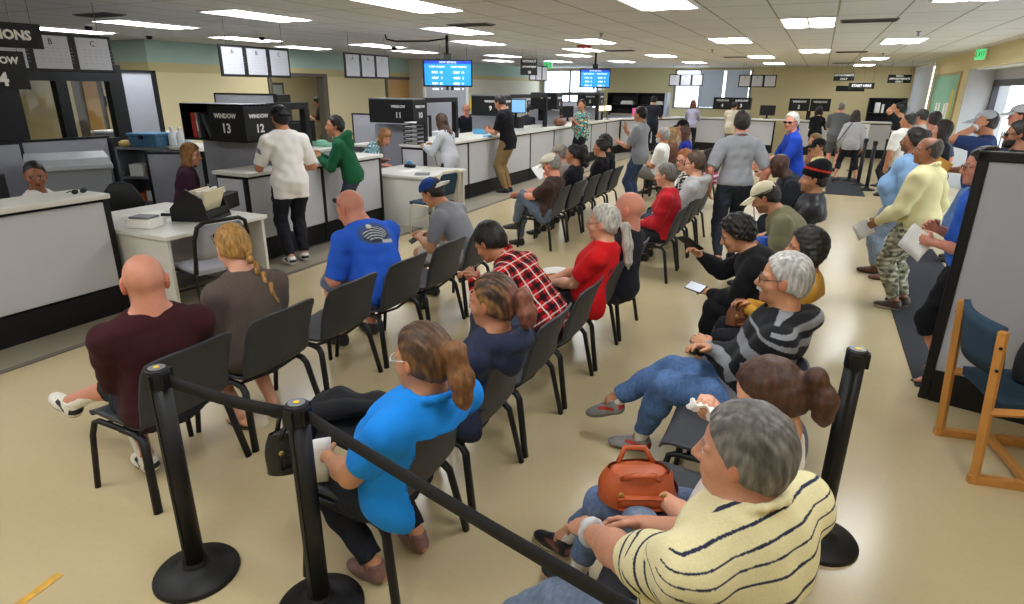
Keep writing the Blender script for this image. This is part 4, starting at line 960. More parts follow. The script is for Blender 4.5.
t = thing('shelf_unit', 'dark shelf unit with folders by the far right window', 'shelf', (1.45, 24.6, 0)); MB().box(0, .03, 0, .4, 0, 1.75).box(.95, 1.1, 0, .4, 0, 1.75).box(0, 1, .38, .4, 0, 1.75).box(0, 1, 0, .4, 1.72, 1.75).box(0, 1, 0, .4, 1.25, 1.28).box(0, 1, 0, .4, .8, .83).build('case', BLACKP, t)
MB().box(.2, .35, .05, .3, 1.28, 1.6).box(.4, .47, .05, .3, 1.28, 1.55).build('folders', PAPER, t)
# ------------------------------------------------------------------ staff area on the left
t = thing('glazed_partition', 'tall black framed partition with two windows at the far left', 'partition', (-9, 3.6, 0))
m = MB(); ys = [(0, 1.02), (1.4, 1.52), (1.4+.12, 1.55), (2.1, 2.32)]
for a, b in ((0, .98), (1.42, 1.56), (2.12, 2.32)): m.box(-.06, .06, a, b, 0, 2.22)
for a, b in ((.98, 1.42), (1.56, 2.12)): m.box(-.06, .06, a, b, 0, 1.25); m.box(-.06, .06, a, b, 2.0, 2.22)
m.build('frame', BLACK, t); MB().box(-.004, .004, .98, 1.42, 1.25, 2.0).box(-.004, .004, 1.56, 2.12, 1.25, 2.0).build('pane', PANE, t)
MB().box(-.03, .03, 2.32, 2.78, 0, 2.14).build('side_panel', PANELF, t); MB().box(-.05, .05, 2.78, 2.85, 0, 2.16).box(-.05, .05, 2.32, 2.85, 2.13, 2.16).build('side_frame', BLACK, t)
def cub(lab, x0, y0, x1, y1, z, capm=BLACKP):
    a = math.atan2(y1-y0, x1-x0); L_ = math.hypot(x1-x0, y1-y0)
    t = thing('cubicle_panel', lab, 'partition', (x0, y0, 0), a); MB().box(0, L_, -.025, .025, 0, z-.03).build('panel', PANELF, t); MB().box(-.015, L_+.015, -.03, .03, z-.03, z).box(L_, L_+.035, -.03, .03, 0, z).box(-.035, 0, -.03, .03, 0, z).build('frame', capm, t)
cub('grey cubicle panel nearest the clerk in white at the far left', -8.3, 2.6, -8.1, 3.4, 1.25)
cub('grey cubicle panel behind the wheeled bin at the far left', -8.75, 3.5, -8.7, 4.3, 1.3)
cub('grey cubicle panel below the glazed partition', -8.9, 4.1, -8.75, 5.4, 1.3)
cub('grey cubicle panel behind the woman in purple', -7.6, 5.75, -6.55, 5.8, 1.12)
cub('grey cubicle panel between the open shelf and the woman in purple', -7.7, 5.25, -7.15, 5.6, 1.15)
cub('grey cubicle panel topped by a dark board behind the WINDOW 13 cabinet', -10.2, 8.5, -8.75, 8.5, 1.83)
cub('grey cubicle panel behind the WINDOW 11 cabinet', -9.4, 11.4, -7.4, 11.4, 1.4)
cub('grey cubicle panel right of the clerk with glasses', -7.7, 13.6, -6.5, 13.6, 1.35)
cub('low cubicle panel before the far left window', -9.2, 20.5, -6.9, 20.5, 1.55)
cub('white cubicle panel beside the pale wall', -9.4, 14.4, -8.2, 14.4, 2.0, WHITE)
t = thing('shelf_unit', 'grey metal open shelf with supplies left of the woman in purple', 'shelf', (-8.45, 5.3, 0), math.radians(20)); 
m = MB().box(0, .03, 0, .4, 0, 1.17).box(.67, .7, 0, .4, 0, 1.17).box(0, .7, .38, .4, 0, 1.17)
for z in (.1, .42, .75, 1.14): m.box(0, .7, 0, .4, z, z+.03)
m.build('case', GREYM, t)
for i, (dx, z, c, lab) in enumerate([(.1, .45, ORANGE, 'orange pack'), (.3, .45, PAPER, 'white pack'), (.12, .78, PAPER, 'paper pile'), (.36, .78, CARD, 'brown carton'), (.15, .13, PAPER, 'low paper pile')]):
    tag(MB().box(dx, dx+.18, .05, .3, z, z+.1+.03*(i % 3), .006).build('supply_pack', c, None, (-8.45, 5.3, 0), math.radians(20)), lab+' on the grey metal shelf left of the woman in purple', 'supplies')
t = thing('wheeled_bin', 'large grey wheeled bin with a slanted lid behind the far left counter', 'bin', (-7.95, 4.4, 0), math.radians(-28))
MB().prism([(-.42, .12), (.42, .12), (.47, 1.04), (-.47, 1.04)], -.38, .38, 'y').build('tub', mat('bin_grey', '#85888c', .5), t); MB().box(-.5, .5, -.42, .42, 1.04, 1.10, .015).prism([(-.48, 1.10), (.48, 1.10), (.4, 1.16), (-.3, 1.18)], -.4, .4, 'y').build('lid', mat('bin_lid', '#a3a6aa', .4), t)
for sx in (-.35, .35): 
    for sy in (-.3, .3): MB().tube([(sx, sy-.02, .06), (sx, sy+.02, .06)], .06, 12).box(sx-.02, sx+.02, sy-.03, sy+.03, .06, .14).build('wheel', BLACKP, t)
t = thing('storage_cabinet', 'low tan and grey storage cabinet behind the wheeled bin', 'cabinet', (-10.6, 6.35, 0), math.radians(10)); MB().box(0, 1.3, 0, .5, .02, 1.22, .008).build('body', PANELF, t); MB().box(.75, 1.32, -.01, .51, .02, 1.2).build('door', mat('tan_laminate', '#b59e74', .5), t); MB().box(.85, .87, -.03, -.01, .6, .75).build('handle', GREYM, t); MB().box(-.02, 1.32, -.02, .52, 1.22, 1.25).build('top', TOPLAM, t)
t = thing('storage_box', 'blue plastic box with a lid on top of the grey metal shelf', 'box', (-8.12, 5.62, 1.175), math.radians(12)); MB().box(-.22, .22, -.16, .16, 0, .14, .01).build('body', BLUEB, t); MB().box(-.235, .235, -.175, .175, .14, .175, .01).build('lid', mat('blue_lid', '#47789c', .45), t); MB().box(-.03, .03, -.185, -.17, .1, .15).build('latch', BLACKP, t)
tag(MB().sph((-8.38, 5.42, 1.21), (.1, .08, .05)).sph((-8.32, 5.5, 1.23), (.07, .08, .04)).build('crumpled_bag', mat('paper_bag', '#c3a766', .9)), 'crumpled tan paper bag beside the blue box', 'bag')
t = thing('side_desk', 'white side desk under the bottles behind WINDOW 13', 'desk', (-8.0, 5.85, 0)); MB().box(0, .75, -.2, .4, 1.14, 1.18, .006).build('desktop', TOPLAM, t); MB().box(.02, .05, -.18, .38, 0, 1.14).box(.7, .73, -.18, .38, 0, 1.14).build('side_panel', PANELF, t)
for x, c, lab in ((-7.86, '#dfe3e6', 'white spray bottle, leftmost of the three by the WINDOW 13 cabinet'), (-7.70, '#e9ecee', 'tall white bottle in the middle of the three by the WINDOW 13 cabinet'), (-7.54, '#cfd6dd', 'white bottle nearest the WINDOW 13 cabinet')):
    t = thing('bottle', lab, 'bottle', (x, 5.75, 1.182), 0, 'bottles on the side desk'); MB().lathe([(.05, 0), (.055, .02), (.055, .14), (.025, .19), (.022, .21)], seg=16).build('body', mat('bottle'+c, c, .3), t); MB().lathe([(.024, .21), (.024, .245), (.015, .25)], seg=12).build('cap', WHITE, t)
t = thing('office_chair', 'black office chair behind the near desk by the woman in purple', 'chair', (-6.75, 4.35, 0), math.radians(120)); MB().sph((0, 0, .47), (.24, .24, .05)).build('seat', BLACKP, t); MB().sph((-.24, 0, .75), (.05, .22, .24)).build('backrest', BLACKP, t); MB().tube([(0, 0, .08), (0, 0, .45)], .03).tube([(-.1, 0, .45), (-.24, 0, .5), (-.26, 0, .7)], .02).build('post', BLACKM, t)
for k in range(5): MB().tube([(0, 0, .12), (.28*math.cos(k*1.257), .28*math.sin(k*1.257), .06)], .02).sph((.28*math.cos(k*1.257), .28*math.sin(k*1.257), .035), .033).build('caster_leg', BLACKM, t)
# things on the desks and counters
t = thing('file_sorter', 'black desk file sorter with manila folders on the near desk', 'file sorter', (-5.22, 4.0, .752), math.radians(20))
MB().prism([(-.2, 0), (.18, 0), (.12, .22), (-.02, .3), (-.2, .12)], -.19, -.17, 'y').prism([(-.2, 0), (.18, 0), (.12, .22), (-.02, .3), (-.2, .12)], .17, .19, 'y').box(-.2, .18, -.17, .17, 0, .03).box(.13, .16, -.17, .17, .03, .1).build('rack', BLACKP, t)
for i in range(3): MB().box(-.008, .008, -.165, .165, 0, .27, M=Matrix.Translation((-.1+.08*i, 0, .03)) @ Matrix.Rotation(math.radians(22), 4, 'Y')).build('folder', mat('manila', '#dcd2ae', .8) if i != 1 else PAPER, t)
t = thing('printer', 'small black office machine behind the file sorter on the near desk', 'printer', (-5.55, 4.4, .752), math.radians(25)); MB().box(-.2, .2, -.17, .17, 0, .16, .015).build('body', BLACKP, t); MB().box(-.15, .15, -.2, -.1, .16, .2, .005).build('tray', GREYM, t); MB().box(-.1, .1, -.02, .1, .16, .18).build('panel', PAPER, t)
t = thing('note_block', 'block of small forms on the left end of the near desk', 'forms', (-5.35, 3.5, .752), math.radians(18)); MB().box(-.12, .12, -.09, .09, 0, .08, .004).build('stack', PAPER, t); MB().box(-.1, .1, -.07, .07, .08, .1, .004).build('tray', GREYM, t)
t = thing('calculator', 'dark calculator among pens on the near desk', 'calculator', (-5.6, 3.95, .752), math.radians(30)); MB().box(-.08, .08, -.06, .06, 0, .03, .004).build('body', BLACKP, t); MB().box(-.06, .06, .02, .045, .03, .034).build('display', GREYM, t); MB().box(-.06, .06, -.045, .005, .03, .035).build('keys', PAPER, t)
for i, (a, b, c, lab) in enumerate([(-5.75, 3.75, BLUEB, 'blue pen beside the calculator on the near desk'), (-5.5, 4.15, ORANGE, 'orange pen near the file sorter on the near desk'), (-5.7, 4.1, INK, 'black pen behind the calculator on the near desk')]): tag(MB().tube([(a, b, .758), (a+.12, b+.05, .758)], .006).build('pen', c), lab, 'pen')
tag(MB().box(-5.95, -5.55, 3.7, 4.05, .751, .755).build('desk_paper', PAPER), 'sheet of paper lying under the calculator on the near desk', 'paper')
t = thing('sunglasses', 'dark folded sunglasses on the far left counter top', 'sunglasses', (-5.6, 3.14, 1.082)); MB().sph((0, -.035, .02), (.008, .03, .02)).sph((0, .035, .02), (.008, .03, .02)).build('lenses', BLACKP, t); MB().tube([(0, -.065, .03), (-.08, -.06, .01)], .004).tube([(0, .065, .03), (-.08, .06, .01)], .004).build('temples', BLACKP, t)
t = thing('monitor', 'black monitor top at the left edge before the clerk in white', 'monitor', (-6.2, 2.62, .95), math.radians(150)); MB().box(-.03, .03, -.26, .26, 0, .3, .008).build('housing', BLACKP, t); MB().box(.03, .034, -.24, .24, .02, .28).build('display', mat('screen_dark', '#0c0e12', .2), t); MB().box(-.06, .02, -.03, .03, -.2, 0).build('stand', BLACKP, t)
def monitor(lab, x, y, z, yaw, lit=False):
    t = thing('monitor', lab, 'monitor', (x, y, z), math.radians(yaw)); MB().box(-.04, 0, -.24, .24, .1, .42, .008).build('housing', BLACKP, t); MB().box(0, .004, -.22, .22, .12, .4).build('display', mat('screen_pale', '#7fb4ee', .3, emit=.8) if lit else mat('screen_dark'), t); MB().box(-.1, .06, -.1, .1, 0, .015).box(-.04, -.01, -.03, .03, .01, .15).build('stand', BLACKP, t)
monitor('monitor with a lit blue screen behind the man in black', -6.42, 13.6, 1.3, -60, True)
tag(MB().box(-6.58, -6.28, 13.45, 13.75, 1.07, 1.3, .005).box(-6.6, -6.26, 13.43, 13.77, 1.285, 1.3, .003).build('monitor_riser', BLACKP), 'black riser box under the lit blue monitor', 'stand')
t = thing('staff_worktop', 'pale staff worktop along the back of the long counter', 'worktop', (0, 0, 0)); MB().box(-6.62, -6.22, 9.5, 19.5, 1.03, 1.07, .008).build('top', TOPLAM, t); MB().box(-6.6, -6.56, 9.55, 19.45, 0, 1.03).build('back_panel', PANELF, t)
t = thing('staff_desk', 'staff desk behind the far left counter under the black monitor', 'desk', (0, 0, 0)); MB().box(-6.7, -5.95, 1.7, 2.85, .71, .75, .008).build('desktop', TOPLAM, t)
for yy in (1.75, 2.76): MB().box(-6.65, -6.0, yy, yy+.04, 0, .71).build('side_panel', PANELF, t)
monitor('dark monitor behind the WINDOW 12 frame', -7.2, 7.1, 1.022, 150); monitor('dark monitor on the staff surface left of the man in green', -7.5, 7.75, 1.022, 130); monitor('dark monitor beside the seated clerk with black hair', -6.45, 15.4, 1.07, 160); monitor('dark monitor at the far end of the long counter', -6.5, 17.2, 1.07, 160); monitor('dark monitor on the far counter by the man in white', -1.55, 22.75, 1.072, 90); monitor('dark monitor left of the grey divider of WINDOW 11', -6.75, 9.95, .902, 170)
t = thing('letter_tray', 'tall stack of black letter trays beside the blond clerk', 'letter trays', (-6.0, 8.78, 1.075)); 
for k in range(6): MB().box(-.14, .14, -.12, .12, k*.065, k*.065+.008).box(-.14, -.132, -.12, .12, k*.065, k*.065+.03).box(.132, .14, -.12, .12, k*.065, k*.065+.03).build('tray', BLACKP, t); MB().box(-.11, .11, -.11, .1, k*.065+.008, k*.065+.02).build('paper', PAPER, t)
for sx in (-.135, .135): MB().box(sx-.006, sx+.006, .1, .115, 0, .4).build('upright', BLACKP, t)
t = thing('desk_shelf', 'staff work surface behind the WINDOW 11 cabinet', 'desk', (-8.2, 9.7, 0)); MB().box(0, 1.8, 0, .6, .86, .9, .006).build('desktop', TOPLAM, t); MB().box(.02, .05, .02, .58, 0, .86).box(1.75, 1.78, .02, .58, 0, .86).build('side_panel', PANELF, t)
t = thing('desk_shelf', 'staff work surface behind the WINDOW 12 frame', 'desk', (-8.6, 6.9, 0)); MB().box(0, 1.6, 0, 1.4, .98, 1.02, .006).build('desktop', TOPLAM, t); MB().box(.02, .05, .02, 1.38, 0, .98).box(1.55, 1.58, .02, 1.38, 0, .98).build('side_panel', PANELF, t)
for x, y, z, sx, sy, sz, m, nm, lab in [(-8.0, 7.4, 1.022, .3, .2, .1, BLUEB, 'storage_box', 'blue box on the staff surface behind the WINDOW 12 frame'), (-7.7, 8.0, 1.022, .5, .15, .06, mat('mint', '#8fd0b4', .6), 'folded_cloth', 'mint green bundle on the staff surface behind the man in green'), (-8.3, 7.9, 1.022, .24, .2, .14, ORANGE, 'storage_box', 'orange box on the staff surface seen through the doorway side'), (-7.3, 7.2, 1.022, .3, .22, .05, PAPER, 'paper_stack', 'stack of papers behind the man in green'), (-7.4, 9.9, .902, .5, .3, .25, CARD, 'carton', 'brown carton seen through the WINDOW 10 frame'), (-7.5, 9.9, 1.152, .5, .15, .12, ORANGE, 'storage_box', 'bright orange box on the carton seen through the WINDOW 10 frame'), (-6.9, 10.0, .902, .25, .2, .2, PAPER, 'paper_stack', 'tall paper stack right of the carton in the WINDOW 10 frame'), (-6.3, 11.3, 1.072, .25, .2, .08, mat('pale_blue', '#58a9d8', .5), 'tray', 'pale blue tray on the counter before the man in black'), (-5.75, 10.7, 1.072, .12, .2, .02, mat('light_blue_paper', '#6fb6e0', .7), 'form', 'light blue form under the hands of the man in black'), (-8.0, 12.3, 0, .5, .5, 1.0, WHITE, 'cabinet', 'white cabinet behind the clerk with glasses'), (-8.2, 14.6, 1.4, .2, .1, .3, mat('yellow_plastic', '#e8c62e', .5), 'caution_sign', 'bright yellow upright item behind the man in black')]:
    bb = MB().box(x, x+sx, y, y+sy, z, z+sz, min(.01, sz*.2))
    if nm in ('storage_box', 'carton', 'cabinet'): bb.box(x-.008, x+sx+.008, y-.008, y+sy+.008, z+sz-.03, z+sz+.004, .003)
    elif nm in ('paper_stack', 'form'): bb.box(x+.02, x+sx-.03, y+.02, y+sy+.015, z+sz, z+sz+.006)
    elif nm == 'folded_cloth': bb.sph((x+sx*.3, y+sy*.5, z+sz), (.15, .07, .04)).sph((x+sx*.7, y+sy*.5, z+sz), (.12, .07, .05))
    elif nm == 'caution_sign': bb = MB().prism([(y-.12, z), (y+.12, z), (y+.03, z+.3), (y-.03, z+.3)], x, x+.02, 'x')
    else: bb.box(x+.02, x+sx-.02, y+.02, y+sy-.02, z+sz, z+sz+.01)
    tag(bb.build(nm, m), lab, nm.replace('_', ' '))
t = thing('handbag', 'brown handbag lying on the counter beside the woman in the patterned blouse', 'bag', (-5.85, 14.95, 1.072)); MB().sph((0, 0, .09), (.14, .22, .1)).sph((.02, .14, .08), (.11, .12, .09)).build('body', mat('brown_leather', '#7a4a30', .5, bump=.3, bscale=30), t); MB().tube([(0, -.15, .12), (.05, -.08, .24), (.05, .08, .24), (0, .15, .12)], .012).build('strap', mat('brown_leather'), t)
for x, y, lab in ((-5.42, 20.72, 'bright pink sign card on the counter, the lower left one'), (-5.08, 21.25, 'bright pink sign card on the counter, the right one')):
    t = thing('sign_card', lab, 'sign', (x, y, 1.072), math.radians(-60)); MB().box(-.006, .006, -.13, .13, .04, .3).build('card', mat('hot_pink', '#ee5aa5', .7), t); MB().box(-.05, .05, -.12, .12, 0, .04).build('foot', WHITE, t); MB().box(.006, .008, -.1, .1, .2, .22).box(.006, .008, -.08, .08, .13, .15).build('printed_lines', INKF, t)
for x, y, lab in ((-5.9, 18.45, 'small lit desk lamp left of the pink cards'), (-5.85, 19.0, 'small lit desk lamp nearest the pink cards')):
    t = thing('desk_lamp', lab, 'lamp', (x, y, 1.072)); MB().lathe([(.07, 0), (.07, .015), (.012, .02), (.012, .28)], seg=14).build('stem', GREYM, t); MB().box(-.07, .07, -.12, .12, .26, .4, .02).build('lamp_shade', mat('lamp_shade', '#ffe9c8', .6, emit=1.2), t)
for y, lab in ((5.5, 'small black pen holder on the WINDOW 13 counter before the man in white'),): 
    t = thing('pen_holder', lab, 'pen holder', (-5.95, y, 1.042)); MB().lathe([(.035, 0), (.035, .09), (.03, .09), (.03, .02)], seg=14).build('cup', BLACKP, t)
for x, y, rz, lab in ((-5.95, 5.75, 20, 'white form on the WINDOW 13 counter before the man in white'), (-5.85, 8.9, 10, 'white form on the counter before the woman with long hair'), (-5.5, 7.9, -15, 'white papers spread on the desk before the blond clerk'), (-5.15, 7.7, 30, 'grey card holder on the desk by the cream framed chair')):
    z = 1.043 if x == -5.95 else (1.073 if x == -5.85 else .752); tag(MB().box(-.11, .11, -.15, .15, 0, .004).box(-.09, .11, -.13, .13, .004, .006).build('form_paper', PAPER if rz != 30 else GREYM, None, (x, y, z), math.radians(rz)), lab, 'paper')
t = thing('tape_dispenser', 'dark tape dispenser with blue roll on the desk by the blond clerk', 'tape dispenser', (-5.75, 8.25, .752)); MB().box(-.09, .09, -.035, .035, 0, .05, .01).build('base', BLACKP, t); MB().tube([(0, -.012, .07), (0, .012, .07)], .035, 14).build('tape_roll', mat('tape_blue', '#3f86b8', .3), t)
t = thing('backroom_shelving', 'dark equipment rack with papers inside the doorway', 'rack', (-13.4, 12.2, 0)); MB().box(0, .9, 0, .5, 0, 1.75, .01).build('case', mat('rack_grey', '#4a4d52', .5), t); 
for dx in (.1, .5): MB().box(dx, dx+.3, -.01, 0, 1.2, 1.6).build('notice', PAPER, t)
t = thing('picture_frame', 'small framed picture on the backroom wall inside the doorway', 'picture', (-14.88, 14.6, 1.75)); MB().box(0, .03, -.25, .25, -.3, .3).build('frame', mat('door_frame_brown'), t); MB().box(.03, .034, -.18, .18, -.23, .23).build('print', mat('print_grey', '#a8b0a8', .7), t)
t = thing('chain_pen', 'tan cord hanging at the near end of the long counter', 'cord', (-5.62, 8.75, 0)); MB().tube([(0, 0, 1.07), (.02, .0, .9), (.03, .05, .75), (.03, .2, .68), (.02, .4, .85), (.0, .5, 1.07)], .008).build('cord', mat('tan_cord', '#b88a52', .7), t)
# ------------------------------------------------------------------ right side
t = thing('display_partition', 'tall grey partition with a black frame at the right edge', 'partition', (.9, 4.6, 0), math.radians(-13)); MB().box(.05, 1.7, -.02, .02, .22, 1.58).build('panel', PANELF, t); MB().box(0, .06, -.035, .035, 0, 1.64, .01).box(0, 1.75, -.035, .035, 1.58, 1.64, .01).box(1.7, 1.76, -.035, .035, 0, 1.64, .01).build('frame', BLACKP, t); MB().box(.06, 1.7, -.033, .033, .0, .22).build('base', BLACKP, t)
t = thing('wooden_armchair', 'oak frame chair with dark teal pads before the grey partition', 'chair', (1.23, 3.86, 0), math.radians(10))
for s in (-1, 1):
    m = MB(); y = s*.25
    for a, b, r in (((-.24, 0), (-.30, .86), .026), ((.25, 0), (.17, .47), .026)): m.tube([(a[0], y, a[1]), (b[0], y, b[1])], r, 4)
    m.box(-.27, .27, y-.02, y+.02, 0, .05, .006); m.tube([(-.27, y, .42), (.19, y, .46)], .024, 4); m.build('side_frame', WOOD, t)
    MB().tube([(-.305, y+s*.02, .78), (-.305, y+s*.03, .78)], .008, 8).tube([(-.295, y+s*.02, .66), (-.295, y+s*.03, .66)], .008, 8).build('bolt', BLACKM, t)
MB().box(-.02, .02, -.25, .25, .03, .06).build('stretcher', WOOD, t)
MB().grid(lambda u, v: (-.22+.46*u, (v-.5)*.46, .47+.012*math.sin(PI*v)+.02*u), 6, 6, .05).build('seat', NAVYF, t)
MB().grid(lambda u, v: (-.262-.04*u-.05*math.sin(PI*v), (v-.5)*.47, .60+.27*u), 5, 10, .03).build('backrest', NAVYF, t)
for x0, x1, y0, y1, lab in ((.36, 1.06, 13.9, 16.9, 'dark entrance mat on the far floor beside the black posts'), (.9, 1.62, 4.75, 9.5, 'dark floor mat along the standing queue')): tag(MB().box(x0, x1, y0, y1, 0, .008, .003).build('floor_mat', MATF), lab, 'mat')
tag(MB().box(-.02, .02, -.15, .11, .0, .002).build('floor_tape', mat('floor_tape', '#d3a23c', .6, vary=.5, vscale=25), None, (-2.6, .94, .0005), math.radians(8)), 'strip of orange and pink tape stuck to the floor at the lower left', 'tape')
# stanchions with belts
def stanchion(lab, loc, z=.965, base=.17, tag_y=True, group=None):
    t = thing('stanchion', lab, 'stanchion', loc, 0, group)
    MB().lathe([(base, 0), (base, .012), (base*.96, .022), (base*.55, .04), (.055, .052), (.05, .06), (.048, .075)], seg=36).build('base', BLACKP, t)
    MB().lathe([(.039, .05), (.039, z-.075)], seg=24).box(-.007, .007, .036, .0425, .06, z-.08).box(-.007, .007, -.0425, -.036, .06, z-.08).build('post', BLACKM, t)
    MB().lathe([(.039, z-.08), (.0415, z-.075), (.0415, z-.006), (.036, z)], seg=24).box(-.02, .02, .034, .05, z-.075, z-.012, .003).box(-.02, .02, -.05, -.034, z-.075, z-.012, .003).box(.034, .05, -.02, .02, z-.075, z-.012, .003).build('head', BLACKP, t)
    MB().lathe([(.03, z), (.03, z+.003)], seg=16).build('cap_label', GREYM, t)
    if tag_y: MB().lathe([(.011, z+.003), (.011, z+.005)], seg=12).build('yellow_dot', mat('yellow_dot', '#d9b92a', .5), t)
    return t
def belt(t, p, q, sag=.0):
    p, q = Vector(p), Vector(q); d = q-p; L_ = d.length; a = math.atan2(d.y, d.x); m = MB()
    m.grid(lambda u, v: (p.x+d.x*u, p.y+d.y*u, p.z+d.z*u-sag*4*u*(1-u)+(v-.5)*.052), 10, 2, .003); m.build('belt', mat('belt_black', '#141519', .85, bump=.3, bscale=900), t)
s1 = stanchion('black belt stanchion with a round base at the lower left', (-2.1, 1.31, 0)); s2 = stanchion('black belt stanchion at the lower middle, where the belt turns', (-1.5, 1.40, 0), .92); stanchion('black belt stanchion just outside the bottom of the picture where the belt ends', (.43, .93, 0)); s3 = stanchion('black post with a round base on the open floor at the right', (.29, 2.71, 0))
belt(s1, (.04, .01, .915), (.6-.05, .09-.01, .875), .015); belt(s2, (.05, -.0, .875), (1.9, -.46, .86), .012)
for i, (x, y, lab) in enumerate(((.85, 16.3, 'leftmost of the far black posts beside the entrance mat'), (1.0, 15.6, 'second from left of the far black posts by the entrance mat'), (1.13, 14.9, 'third from left of the far black posts by the entrance mat'), (1.42, 15.7, 'rightmost of the far black posts, beside the queue'))): stanchion(lab, (x, y, 0), 1.0, .17, False, 'far queue posts')
t = thing('sign_stand', 'white paper notice on a stand before the far black posts', 'sign', (1.02, 18.4, 0)); MB().box(-.18, .18, -.005, .005, .78, 1.18).build('notice', PAPER, t); MB().tube([(0, .01, 0), (0, .01, .8)], .015).box(-.15, .15, -.12, .14, 0, .02).build('stand', BLACKM, t); MB().box(-.12, .12, -.007, -.005, 1.05, 1.09).box(-.12, .12, -.007, -.005, .95, .97).build('printed_lines', INKF, t)
t = thing('walker', 'white framed walker held by the old man in the blue polo', 'walker', (-.72, 9.55, 0), math.radians(200)); 
for s in (-1, 1): MB().tube([(.22, s*.27, 0), (.12, s*.26, .82), (.05, s*.26, .88), (-.05, s*.26, .86), (-.2, s*.28, 0)], .014).build('side_frame', WHITE, t); MB().tube([(-.08, s*.26, .87), (.06, s*.26, .89)], .02).build('grip', BLACKP, t)
MB().tube([(.17, -.26, .45), (.17, .26, .45)], .012).tube([(.13, -.26, .75), (.13, .26, .75)], .012).build('cross_bar', WHITE, t)
# ------------------------------------------------------------------ waiting chairs
PROF = [(.245, .372), (.235, .398), (.20, .410), (.10, .403), (0, .396), (-.10, .393), (-.165, .40), (-.205, .43), (-.228, .485), (-.25, .56), (-.287, .675), (-.322, .77), (-.331, .795)]
def chair_proto():
    t = empty('waiting_chair'); n = len(PROF)
    def f(u, v):
        k = u*(n-1); i = min(int(k), n-2); a = k-i; x = PROF[i][0]*(1-a)+PROF[i+1][0]*a; z = PROF[i][1]*(1-a)+PROF[i+1][1]*a
        y = 2*v-1; wd = .235 if k < 7 else .248
        if k > n-3.2: wd *= 1-.07*((k-(n-3.2))/2.2)**2
        if k < 1.5: wd *= 1-.05*(1.5-k)
        back = max(0, min(1, (k-6)/3)); x += back*.035*y*y; z += (1-back)*.014*abs(y)**3
        if k > n-2.5: z -= .018*abs(y)**4
        return (x, y*wd, z)
    MB().grid(f, 33, 15, .012).build('seat_shell', CHAIRP, t)
    for s in (-1, 1):
        MB().tube([(.235, s*.275, 0), (.215, s*.25, .3), (.2, s*.235, .37), (.17, s*.228, .380), (.0, s*.225, .377)], .015).build('leg', BLACKM, t)
        MB().tube([(0, s*.225, .377), (-.1, s*.226, .377), (-.15, s*.23, .365), (-.175, s*.236, .335), (-.235, s*.275, 0)], .016, flat=1.35).build('leg', BLACKM, t)
    MB().tube([(.12, -.225, .378), (.12, .225, .378)], .01).build('cross_bar', BLACKM, t); MB().tube([(-.13, -.228, .385), (-.15, 0, .37), (-.13, .228, .385)], .01).build('cross_bar', BLACKM, t)
    MB().tube([(.1, -.225, .385), (.1, -.28, .37), (.07, -.285, .35), (.04, -.28, .37), (.04, -.225, .385)], .006).build('link_hook', BLACKM, t)
    return t
CH = chair_proto(); first = [True]
def chair(x, y, lab, rz=180, group='waiting chairs'):
    o = CH if first[0] else copy_tree(CH); first[0] = False
    o.location = (x, y, 0); o.rotation_euler = (0, 0, math.radians(rz)); return tag(o, lab, 'chair', group)
AX, BX, DX, FX = -2.84, -1.44, -3.06, -.19
for y, l in ((1.77, 'black plastic chair under the bald man in maroon'), (2.37, 'black plastic chair under the woman with the braid'), (2.98, 'empty black chair right of the woman with the braid'), (3.6, 'black plastic chair under the man in the printed blue T-shirt'), (4.2, 'empty black chair between the men in blue and grey T-shirts'), (4.8, 'black plastic chair under the man in grey with a blue cap')): chair(AX, y, l)
for y, l in ((1.78, 'black plastic chair under the woman in the bright blue polo'), (2.4, 'black plastic chair under the woman in the navy hoodie'), (3.0, 'empty black chair behind the woman in the navy hoodie'), (3.62, 'black plastic chair under the man in red plaid'), (4.25, 'black plastic chair under the woman with the grey ponytail'), (4.88, 'black plastic chair under the bald man in black'), (6.65, 'black plastic chair under the person in the red sweater'), (7.28, 'black plastic chair under the man in the grey hoodie'), (7.9, 'black plastic chair under the red-haired woman with glasses'), (8.55, 'black plastic chair under the woman in pink plaid')): chair(BX, y, l)
for y, l in ((7.35, 'black plastic chair under the man in the pale flat cap'), (7.97, 'black plastic chair under the woman with a black ponytail'), (8.6, 'black plastic chair under the man in the grey cap'), (9.2, 'black plastic chair under the woman in black with dark hair'), (9.82, 'black plastic chair under the man in black with curly hair')): chair(DX, y, l)
for y, l in ((11.6, 'black plastic chair under the bearded man in white'), (12.25, 'black plastic chair under the light brown haired person'), (12.9, 'black plastic chair under the woman in deep blue'), (13.5, 'black plastic chair under the man in the black cap')): chair(-2.5, y, l)
chair(-1.9, 10.3, 'empty black chair turned askew near the bearded man in white', 150); chair(-1.75, 11.2, 'second empty black chair turned askew behind the first', 150)
for y, l in ((1.5, 'black plastic chair under the man in the striped polo'), (2.13, 'black plastic chair under the woman in white with a ponytail'), (2.76, 'empty black chair left of the woman in white with a ponytail'), (3.38, 'black plastic chair under the old man in the striped hoodie'), (4.0, 'black plastic chair under the woman in the yellow jacket'), (4.62, 'black plastic chair under the woman in black with a phone'), (5.24, 'empty black chair between the woman with a phone and the man in olive'), (5.86, 'black plastic chair under the man in olive'), (6.5, 'black plastic chair under the man in the black beanie'), (7.6, 'black plastic chair under the dark man leaning forward'), (10.9, 'black plastic chair under the man in pale yellow'), (11.7, 'black plastic chair under the light-haired person behind the man in pale yellow')): chair(FX, y, l)
